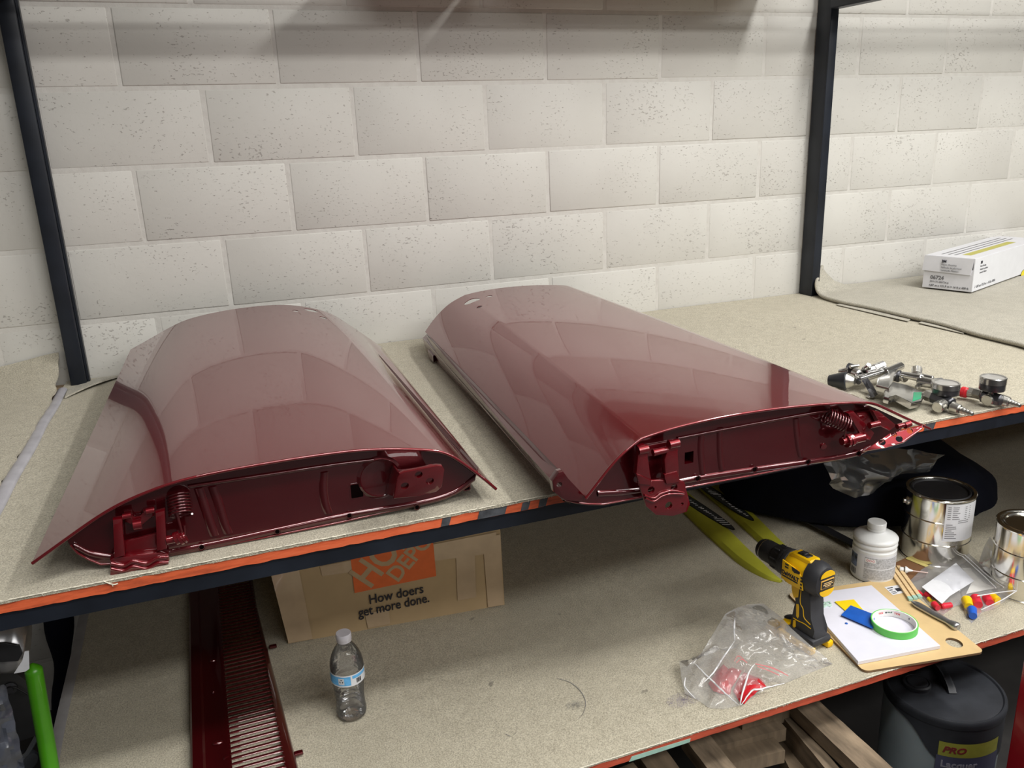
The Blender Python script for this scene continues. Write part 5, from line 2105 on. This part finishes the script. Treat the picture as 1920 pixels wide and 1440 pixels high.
slab(g1, 'gun_body', ((1645, 708), (1672, 693), (1689, 687), (1677, 700), (1673, 716), (1667, 727), (1643, 721)), .040, .042, .016, CHROME)
slab(g1, 'gun_handle', ((1668, 714), (1700, 721), (1735, 736), (1728, 751), (1709, 755), (1679, 738), (1668, 745), (1658, 742), (1658, 731), (1664, 724)), .036, .024, .016, CHROME)
slab(g1, 'green_insert', ((1713, 735), (1729, 735), (1727, 747), (1711, 752)), .0285, .0255, .018, plain('green_insert', (.01, .30, .14), .35), .001)
seg(g1, 'air_inlet', (1728, 741, .020), (1737, 743, .020), .0080, .0080, NICKEL)
seg(g1, 'hex_coupler', (1736, 740, .022), (1751, 745, .022), .013, .013, NICKEL, 6)
seg(g1, 'regulator', (1750, 744, .022), (1786, 758, .020), .0150, .0140, GUNDARK, 8)
seg(g1, 'regulator_knob', (1769, 757, .020), (1757, 764, .018), .0115, .0125, NICKEL, knurl=1)
gauge(g1, 1775, 717, .060, .0285, .026, (1768, 744, .026))
seg(g1, 'hose_nipple', (1784, 762, .016), (1800, 768, .014), .0125, .0105, NICKEL, 20)
for i in range(4):
    seg(g1, 'nipple_barb', (1799 + i * 6, 767.5 + i * 2.2, .012), (1806 + i * 6, 770 + i * 2.2, .012), .0085 - i * .0008, .0062 - i * .0006, NICKEL, 16)

g2 = thing('spray_gun', 'chrome spray gun with red ring lying behind the one with the green insert', 'spray gun', tuple(GS(1790, 725)))
seg(g2, 'air_cap', (1672, 703, .022), (1688, 706, .022), .013, .015, GUNDARK)
seg(g2, 'fluid_tip', (1686, 705, .022), (1698, 710, .022), .011, .010, CHROME)
seg(g2, 'gun_barrel', (1690, 702, .030), (1728, 709, .030), .0075, .0100, CHROME)
seg(g2, 'gun_body', (1722, 714, .022), (1762, 722, .022), .0130, .0115, CHROME)
seg(g2, 'fan_knob', (1719, 703, .034), (1719, 690, .046), .0110, .0115, NICKEL, knurl=1)
seg(g2, 'gun_tube', (1726, 705, .030), (1750, 710, .030), .0070, .0062, CHROME)
slab(g2, 'gun_handle', ((1745, 709), (1765, 707), (1800, 724), (1797, 736), (1775, 733), (1752, 724)), .034, .028, .018, CHROME)
slab(g2, 'trigger', ((1716, 722), (1722, 717), (1734, 717), (1730, 721), (1722, 726)), .018, .016, .006, CHROME, .001)
seg(g2, 'air_inlet', (1793, 733, .018), (1803, 735, .018), .0105, .0105, CHROME)
seg(g2, 'red_ring', (1803, 734, .018), (1814, 737, .018), .0125, .0120, plain('red_ring', (.62, .02, .03), .35))
seg(g2, 'collar', (1813, 735, .018), (1826, 737, .018), .0110, .0110, NICKEL, knurl=1)
seg(g2, 'hex_coupler', (1825, 736, .019), (1842, 740, .019), .0125, .0125, NICKEL, 6)
seg(g2, 'regulator', (1841, 742, .021), (1878, 751, .020), .0150, .0140, GUNDARK, 8)
seg(g2, 'regulator_knob', (1860, 745, .020), (1850, 751, .018), .0115, .0130, NICKEL, knurl=1)
gauge(g2, 1863, 706, .072, .0275, .030, (1858, 742, .026))
seg(g2, 'hose_nipple', (1876, 749, .016), (1893, 754, .014), .0125, .0110, NICKEL, 20)
for i in range(4):
    seg(g2, 'nipple_barb', (1892 + i * 5, 754 + i * 1.6, .012), (1898 + i * 5, 756 + i * 1.6, .012), .0085 - i * .0008, .0062 - i * .0006, NICKEL, 16)

# ------------------------------------------------------------------ white carton on the right carpet
ZC = ZS + .0185
c0, c1 = Pz(1820, 548, ZC), Pz(1729, 538, ZC)
sd = (c0 - c1)
SL = sd.length
sd.normalize()
ld_ = Vector((-sd.y, sd.x, 0))
if ld_.x < 0: ld_ = -ld_
e_ = Pz(1920, 530, ZC)
CL = .66
tcn = thing('white_carton', 'long white printed carton with a folded lid on the right carpet', 'box', tuple(c0.lerp(c1, .5)))
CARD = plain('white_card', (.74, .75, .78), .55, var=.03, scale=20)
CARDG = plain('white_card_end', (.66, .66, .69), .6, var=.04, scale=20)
hL, hU = .058, .118
bm = NB()
prism(bm, [c0, c1, c1 + ld_ * CL, c0 + ld_ * CL], (0, 0, hL + .02), bev=.001)
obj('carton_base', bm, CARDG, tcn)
bm = NB()
e = sd * .003
prism(bm, [c0 + e + Vector((0, 0, .0005)), c0 + ld_ * CL + e + Vector((0, 0, .0005)), c0 + ld_ * CL - e + Vector((0, 0, .0005)), c0 - e * .2 + Vector((0, 0, .0005))], (0, 0, hU - .0005))
obj('carton_front', bm, CARD, tcn, label='bright white printed long side')
bm = NB()
g_ = -ld_ * .004
up = Vector((0, 0, 1))
prism(bm, [c0 - sd * .006 + g_ + up * (hL + .002), c1 - sd * .004 + g_ * 1.5 + up * (hL + .006), c1 - sd * .002 + g_ * .5 + up * (hU), c0 - sd * .001 + g_ * .5 + up * (hU)], (ld_ * .003))
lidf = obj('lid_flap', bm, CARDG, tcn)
bm = NB()
prism(bm, [c0 - up * .0 + up * (hU - .001), c1 + up * (hU - .001), c1 + ld_ * CL + up * (hU - .001), c0 + ld_ * CL + up * (hU - .001)], (0, 0, .002))
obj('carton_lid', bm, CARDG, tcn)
bm = NB()
i_ = c0 - sd * .04 + up * (hU + .0012)
prism(bm, [i_ + ld_ * .07, i_ + ld_ * .50, i_ + ld_ * .50 - sd * .03, i_ + ld_ * .07 - sd * .03], (0, 0, .0003))
obj('print_band', bm, plain('olive_yellow_print', (.45, .42, .08), .5), tcn)
for k_ in range(3):
    bm = NB()
    i_ = c0 - sd * (.085 + .022 * k_) + up * (hU + .0012)
    prism(bm, [i_ + ld_ * .05, i_ + ld_ * .60, i_ + ld_ * .60 - sd * .006, i_ + ld_ * .05 - sd * .006], (0, 0, .0003))
    obj('print_band', bm, INKGREY, tcn)
fo = c0 + e * 1.1
fz = up


def ftext(s, size, u, h, face, bold=.0, mt=INKGREY, par=tcn):
    if face == 'long': org, xd = c0 + sd * .0035 + ld_ * u + up * h, ld_
    elif face == 'flap': org, xd = c1 + sd * u - ld_ * .0070 + up * h, sd
    else: org, xd = c1 + sd * u - ld_ * .0008 + up * h, sd
    b = text_bm(s, size, org, xd, fz, bold=bold, ext=.0003)
    return obj('lettering', b, mt, par)


ftext('3M', .013, .050, .096, 'long', .0007, INK)
for i, s_ in enumerate(('Plastic Sheeting', 'Pellicule de plastique', 'Laminado Plástico')): ftext(s_, .0085, .050, .084 - i * .0115, 'long')
ftext('1  4,87 m x 121,9 m  x  16 ft x 400 ft', .0125, .020, .012, 'long', .0002)
ftext('3M', .013, .062, .098, 'flap', .0007, INK)
for i, s_ in enumerate(('Plastic Sheeting', 'Pellicule de plastique', 'Laminado Plástico')): ftext(s_, .0085, .062, .088 - i * .0105, 'flap')
ftext('06724', .019, .026, .034, 'end', .0006)
ftext('051131-06724-6', .010, .026, .022, 'end')
ftext('4,87 m x 121,9 m = 16 ft x 400 ft', .0102, .024, .008, 'end', .0002)
oc = hit(1919, 514, c0 + sd * .0035, sd)
for r_, mt, o__ in ((.030, INK, 0), (.0275, plain('bright_yellow_print', (.85, .72, .02), .5), .0004)):
    bm = NB()
    cyl(bm, oc + sd * o__, oc + sd * (o__ + .0005), r_, n=40)
    bm.transform(Matrix.Translation(oc) @ Matrix.Diagonal((1, 1, .62, 1)) @ Matrix.Translation(-oc))
    obj('round_mark', bm, mt, tcn)

# ------------------------------------------------------------------ under and beside the shelves
# plastic pail
_p = Pz(1770, 1287, ZL - .14)
Pc = (_p.x, _p.y, ZF + .001)
PR, PH = .124, ZL - .14 - ZF
pt = thing('plastic_pail', 'large translucent grey plastic pail with black top standing under the lower shelf', 'pail', Pc)
ac = math.atan2(CAM.y - Pc[1], CAM.x - Pc[0])
k = N('translucent_grey_plastic')
k.set(Roughness=.45)
k.b.inputs['Subsurface Weight'].default_value = .2
k.color(k.ramp(k.noise(5, 3), [(.3, (.20, .25, .27)), (.7, (.33, .38, .40))]))
PAILG = k.m
PAILB = plain('dusty_black_plastic', (.028, .031, .038), .5, var=.3, scale=12)
bm = NB()
lathe(bm, Pc, [(PR - .012, 0), (PR - .004, .006), (PR - .002, .02), (PR, PH - .10), (PR, PH - .01)], n=64)
obj('pail_body', bm, PAILG, pt, smooth=40)
bm = NB()
rows = []
nn = 72
for j, hh in enumerate((0, .33, .66, 1)):
    row = []
    for i in range(nn):
        a = 2 * PI * i / nn
        # the black sleeve hangs lower at the front right
        da = (a - ac + PI) % (2 * PI) - PI
        dep = .022 + .085 * (1 / (1 + math.exp(-(da + .22) * 8))) * (1 if da < 1.6 else .8)
        row.append((Pc[0] + (PR + .0025) * math.cos(a), Pc[1] + (PR + .0025) * math.sin(a), Pc[2] + PH - .006 - dep * hh))
    rows.append(row)
grid(bm, rows, close=True)
obj('black_sleeve', bm, PAILB, pt, smooth=50)
bm = NB()
lathe(bm, Pc, [(PR + .0035, PH - .020), (PR + .0045, PH - .010), (PR + .0035, PH - .002), (PR + .001, PH + .001), (PR - .003, PH + .0005), (PR - .006, PH - .003), (.06, PH - .001), (.0, PH)], n=72, caps=False)
lid = obj('pail_lid', bm, PAILB, pt, smooth=35)
c = Pz(1719, 1283, Pc[2] + PH + .001)
bm = NB()
lathe(bm, c, [(.030, -.002), (.030, .006), (.026, .008), (.024, .006), (.022, .010), (.020, .011), (.004, .010)], n=36)
obj('screw_bung', bm, PAILB, lid, smooth=35)
a_, b_ = Pz(1752, 1243, Pc[2] + PH + .002), Pz(1787, 1300, Pc[2] + PH + .002)
d = (b_ - a_).normalized()
s_ = Vector((-d.y, d.x, 0))
bm = NB()
rows = []
for i in range(13):
    u = i / 12
    p = a_.lerp(b_, u)
    hh = .016 * math.sin(PI * u) ** .6
    w_ = .010
    rows.append([p + s_ * w_, p + s_ * w_ * .8 + up * hh, p + s_ * w_ * .3 + up * hh * 1.05, p - s_ * w_ * .3 + up * hh * .85, p - s_ * w_ * .8 + up * hh, p - s_ * w_])
grid(bm, rows)
obj('lid_handle', bm, PAILB, lid, smooth=50)
bm = NB()
wrap(bm, Pc, PR + .0032, ac + .04, ac + 1.15, PH - .090, PH - .054, 20)
lb = obj('label', bm, plain('olive_label', (.34, .34, .05), .5, var=.12), pt, smooth=80, label='olive yellow label')
bm = NB()
wrap(bm, Pc, PR + .0030, ac + .02, ac + 1.2, PH - .19, PH - .090, 20)
obj('label', bm, plain('violet_grey_label', (.075, .08, .14), .5), pt, smooth=80)
tb = text_bm('PRO', .021, (0, 0, 0), (1, 0, 0), (0, 1, 0), bold=.0008, shear=.25, sx=1.15)
for v in tb.verts: v.co.x += .013
bend(tb, Pc, PR + .0038, ac, PH - .079)
obj('lettering', tb, plain('dark_red_print', (.22, .03, .03), .5), lb)
for s__, sz, zz, xo in (('Lacquer', .024, PH - .118, .012), ('Thinner', .022, PH - .143, .014)):
    tb = text_bm(s__, sz, (0, 0, 0), (1, 0, 0), (0, 1, 0), bold=.0006)
    for v in tb.verts: v.co.x += xo
    bend(tb, Pc, PR + .0038, ac, zz)
    obj('lettering', tb, plain('pale_lilac_print', (.30, .30, .36), .5), lb)

# stack of rough timber frames
PW = plain('weathered_timber', (.24, .18, .12), .85, var=.5, scale=26, stretch=(1.6, .35, 1.6), bump=.5)
PW2 = plain('brown_timber', (.19, .14, .09), .85, var=.35, scale=8, stretch=(5, 1, 1), bump=.3)


def plank(par, name, p, q, w_, h_, mat):
    p, q = Vector(p), Vector(q)
    d = (q - p).normalized()
    s_ = d.cross(up).normalized() * (w_ / 2)
    hv = Vector((0, 0, h_))
    bm = NB()
    A = [p - s_ - hv, p + s_ - hv, p + s_, p - s_]
    rows = []
    for i in range(9):
        c_ = (q - p) * (i / 8)
        rows.append([a + c_ + Vector((0, 0, .0015 * nz(i, a.x * 9, 3))) + s_ * .05 * nz(i * .8, a.z * 40, 2) for a in A])
    V = grid(bm, rows, close=True)
    bm.faces.new(V[0][::-1])
    bm.faces.new(V[-1])
    q_ = bmesh.ops.bevel(bm, geom=[e for e in bm.edges if e.is_boundary is False and abs(e.calc_face_angle(0)) > .8], offset=.0015, segments=1, affect='EDGES')
    return obj(name, bm, mat, par, smooth=30)


zt = -1.60
pal = thing('timber_pallet', 'weathered timber pallet planks beneath the front edge of the lower shelf', 'pallet', tuple(Pz(1400, 1420, -1.75)))


def Q(x, y, z): return Pz(x, y, z)


plank(pal, 'plank', Q(1498, 1305, zt), Q(1680, 1475, zt), .062, .035, PW)
plank(pal, 'plank', Q(1458, 1318, zt - .04), Q(1590, 1475, zt - .04), .028, .06, PW)
plank(pal, 'plank', Q(1300, 1372, zt), Q(1400, 1500, zt), .055, .035, PW)
plank(pal, 'plank', Q(1215, 1400, zt - .01), Q(1300, 1520, zt - .01), .062, .035, PW2)
plank(pal, 'plank', Q(1322, 1388, zt - .035), Q(1462, 1352, zt - .035), .050, .032, PW2)
plank(pal, 'plank', Q(1345, 1424, zt - .05), Q(1462, 1395, zt - .05), .042, .032, PW2)
plank(pal, 'plank', Q(1380, 1345, zt - .02), Q(1480, 1315, zt - .02), .05, .03, PW2)
plank(pal, 'plank', Q(1455, 1352, zt - .10), Q(1520, 1475, zt - .10), .05, .04, PW2)
plank(pal, 'plank', Q(1160, 1440, zt - .02), Q(1210, 1500, zt - .02), .07, .03, PW2)
# red cabinet at the right edge
p = Py(1908, 1300, -1.62)
pt_ = Py(1916, 1184, -1.62)
cbm = NB()
box(cbm, (p.x + .16, -1.70, (ZF + .02 + pt_.z) / 2), (.32, .16, pt_.z - ZF - .02), bev=.004, seg=2)
k_ = thing('red_cabinet', 'glossy red metal tool cabinet side at the right edge under the shelf', 'cabinet', (p.x + .16, -1.70, ZF))
RE = plain('red_enamel', (.42, .008, .02), .25, coat=.5)
obj('cabinet_body', cbm, RE, k_, smooth=40)
bm = NB()
box(bm, (p.x + .16, -1.787, -1.72), (.29, .012, .14), bev=.003)
obj('drawer', bm, RE, k_, smooth=40)

# ---- left edge, below the upper shelf
YA = -1.05
gj = thing('lime_bar', 'lime green round bar leaning at the left beside the lower shelf end', 'bar', tuple(Py(80, 1400, YA)))
bm = NB()
pts = [Py(x, y, YA) for x, y in ((98, 1460), (88, 1400), (74, 1320), (64, 1262), (60, 1244))]
tube(bm, cat_rom(pts, 5), [.0145 if i < 17 else .0145 - .003 * (i - 16) for i in range(21)], n=20)
obj('bar_tube', bm, LIME, gj, smooth=60)
blk = thing('machine_housing', 'black metal machine housing with a bolt behind the lime green bar', 'machine', tuple(Py(30, 1400, -.95)))
ym = -.95
bm = NB()
prism(bm, [Py(x, y, ym) for x, y in ((-40, 1290), (5, 1290), (25, 1290), (64, 1306), (82, 1375), (30, 1394), (-40, 1400))], (0, .06, 0), bev=.003)
obj('housing_plate', bm, BLACKP, blk, smooth=40)
bm = NB()
prism(bm, [Py(x, y, ym - .004) for x, y in ((-40, 1266), (30, 1262), (56, 1282), (60, 1306), (25, 1284), (-40, 1300))], (0, .03, 0), bev=.002)
obj('bracket', bm, plain('dark_grey_enamel', (.045, .045, .045), .4), blk, smooth=40)
p = Py(20, 1289, ym - .004)
bm = NB()
lathe(bm, p, [(.012, 0), (.012, .004), (.007, .006), (.006, .010)], axis=(0, -1, 0), n=22)
obj('bolt', bm, GUNDARK, blk, smooth=40)
bm = NB()
tube(bm, cat_rom([Py(x, y, ym - .01) for x, y in ((5, 1296), (24, 1288), (42, 1296), (52, 1302))], 4), .0018)
obj('cable', bm, BLACKP, blk, smooth=60)
bm = NB()
tube(bm, [Py(x, y, ym + .02) for x, y in ((70, 1380), (52, 1412), (38, 1424))], .005)
obj('lever', bm, plain('grey_steel', (.12, .13, .14), .4, .6), blk, smooth=60)
p = Py(50, 1424, ym + .03)
bm = NB()
lathe(bm, p, [(.016, -.012), (.020, -.008), (.020, .008), (.016, .012)], axis=(.6, -.8, 0), n=28)
obj('caster', bm, RUBBER, blk, smooth=40)
# silvery wrapped cushion with a torn white corner
sw = thing('foil_roll', 'silver foil wrapped roll with a torn white corner at the left edge', 'roll', tuple(Py(10, 1200, -1.12)))
yw = -1.12
FOIL = plain('dull_silver_foil', (.50, .50, .51), .28, .75, var=.2, scale=16, bump=.5)
bm = NB()
rows = []
for i in range(16):
    u = i / 15
    x = -60 + 112 * u
    ro = []
    for q_ in range(20):
        a = 2 * PI * q_ / 20
        yy = 1208 - 52 * math.cos(a) - 6 * u
        pinch = 1 - .35 * max(0, u - .85) / .15
        p = Py(x, 1208 + (yy - 1208) * pinch, yw)
        p.y += .045 * math.sin(a) + .004 * nz(u * 5, a * 2, 1)
        ro.append(p)
    rows.append(ro)
V = grid(bm, rows, close=True)
bm.faces.new(V[-1])
bm.faces.new(V[0][::-1])
obj('roll_body', bm, FOIL, sw, smooth=60)
bm = NB()
prism(bm, [Py(x, y, yw - .052) for x, y in ((-60, 1212), (10, 1206), (36, 1210), (42, 1226), (34, 1240), (-60, 1246))], (0, .004, 0), bev=.001)
obj('dark_band', bm, BLACKP, sw)
bm = NB()
prism(bm, [Py(x, y, yw - .058) for x, y in ((26, 1263), (42, 1238), (46, 1222), (54, 1221), (55, 1254), (48, 1259))], (0, .002, 0))
obj('torn_corner', bm, LABELW, sw, label='torn white corner')
# crinkled black plastic at the bottom left
bm = NB()
rows = []
for i in range(22):
    v = i / 21
    y = 1300 + 170 * v
    xr = 2 + 42 * v ** .8
    ro = []
    for q_ in range(14):
        u = q_ / 13
        p = Py(-70 + (xr + 70) * u, y, -1.20)
        p.y += .03 * (1 - u) * -1 + .012 * noise.noise(Vector((u * 6, v * 9, 2))) + .02 * u * u
        ro.append(p)
    rows.append(ro)
V = grid(bm, rows)
bk = [[bm.verts.new(v.co + Vector((0, .004, 0))) for v in r] for r in V]
for a_, b_ in zip(bk, bk[1:]):
    for i in range(13): bm.faces.new((a_[i], b_[i], b_[i + 1], a_[i + 1]))
obj('plastic_wrap', bm, plain('crinkled_black_film', (.05, .055, .07), .16, var=.3, bump=.8, scale=30), smooth=25, label='crinkled black plastic film hanging at the bottom left corner', cat='plastic')
# dark hanging bag or hose beside the lower post
bm = NB()
pts = [Py(x, y, -.20) for x, y in ((108, 1120), (112, 1190), (118, 1250), (124, 1310), (126, 1400))]
tube(bm, cat_rom(pts, 5), [.030 + .008 * math.sin(i * .5) for i in range(21)], n=16)
obj('hose', bm, NAVY, smooth=60, label='thick dark navy hose hanging against the left post below the shelf', cat='hose')
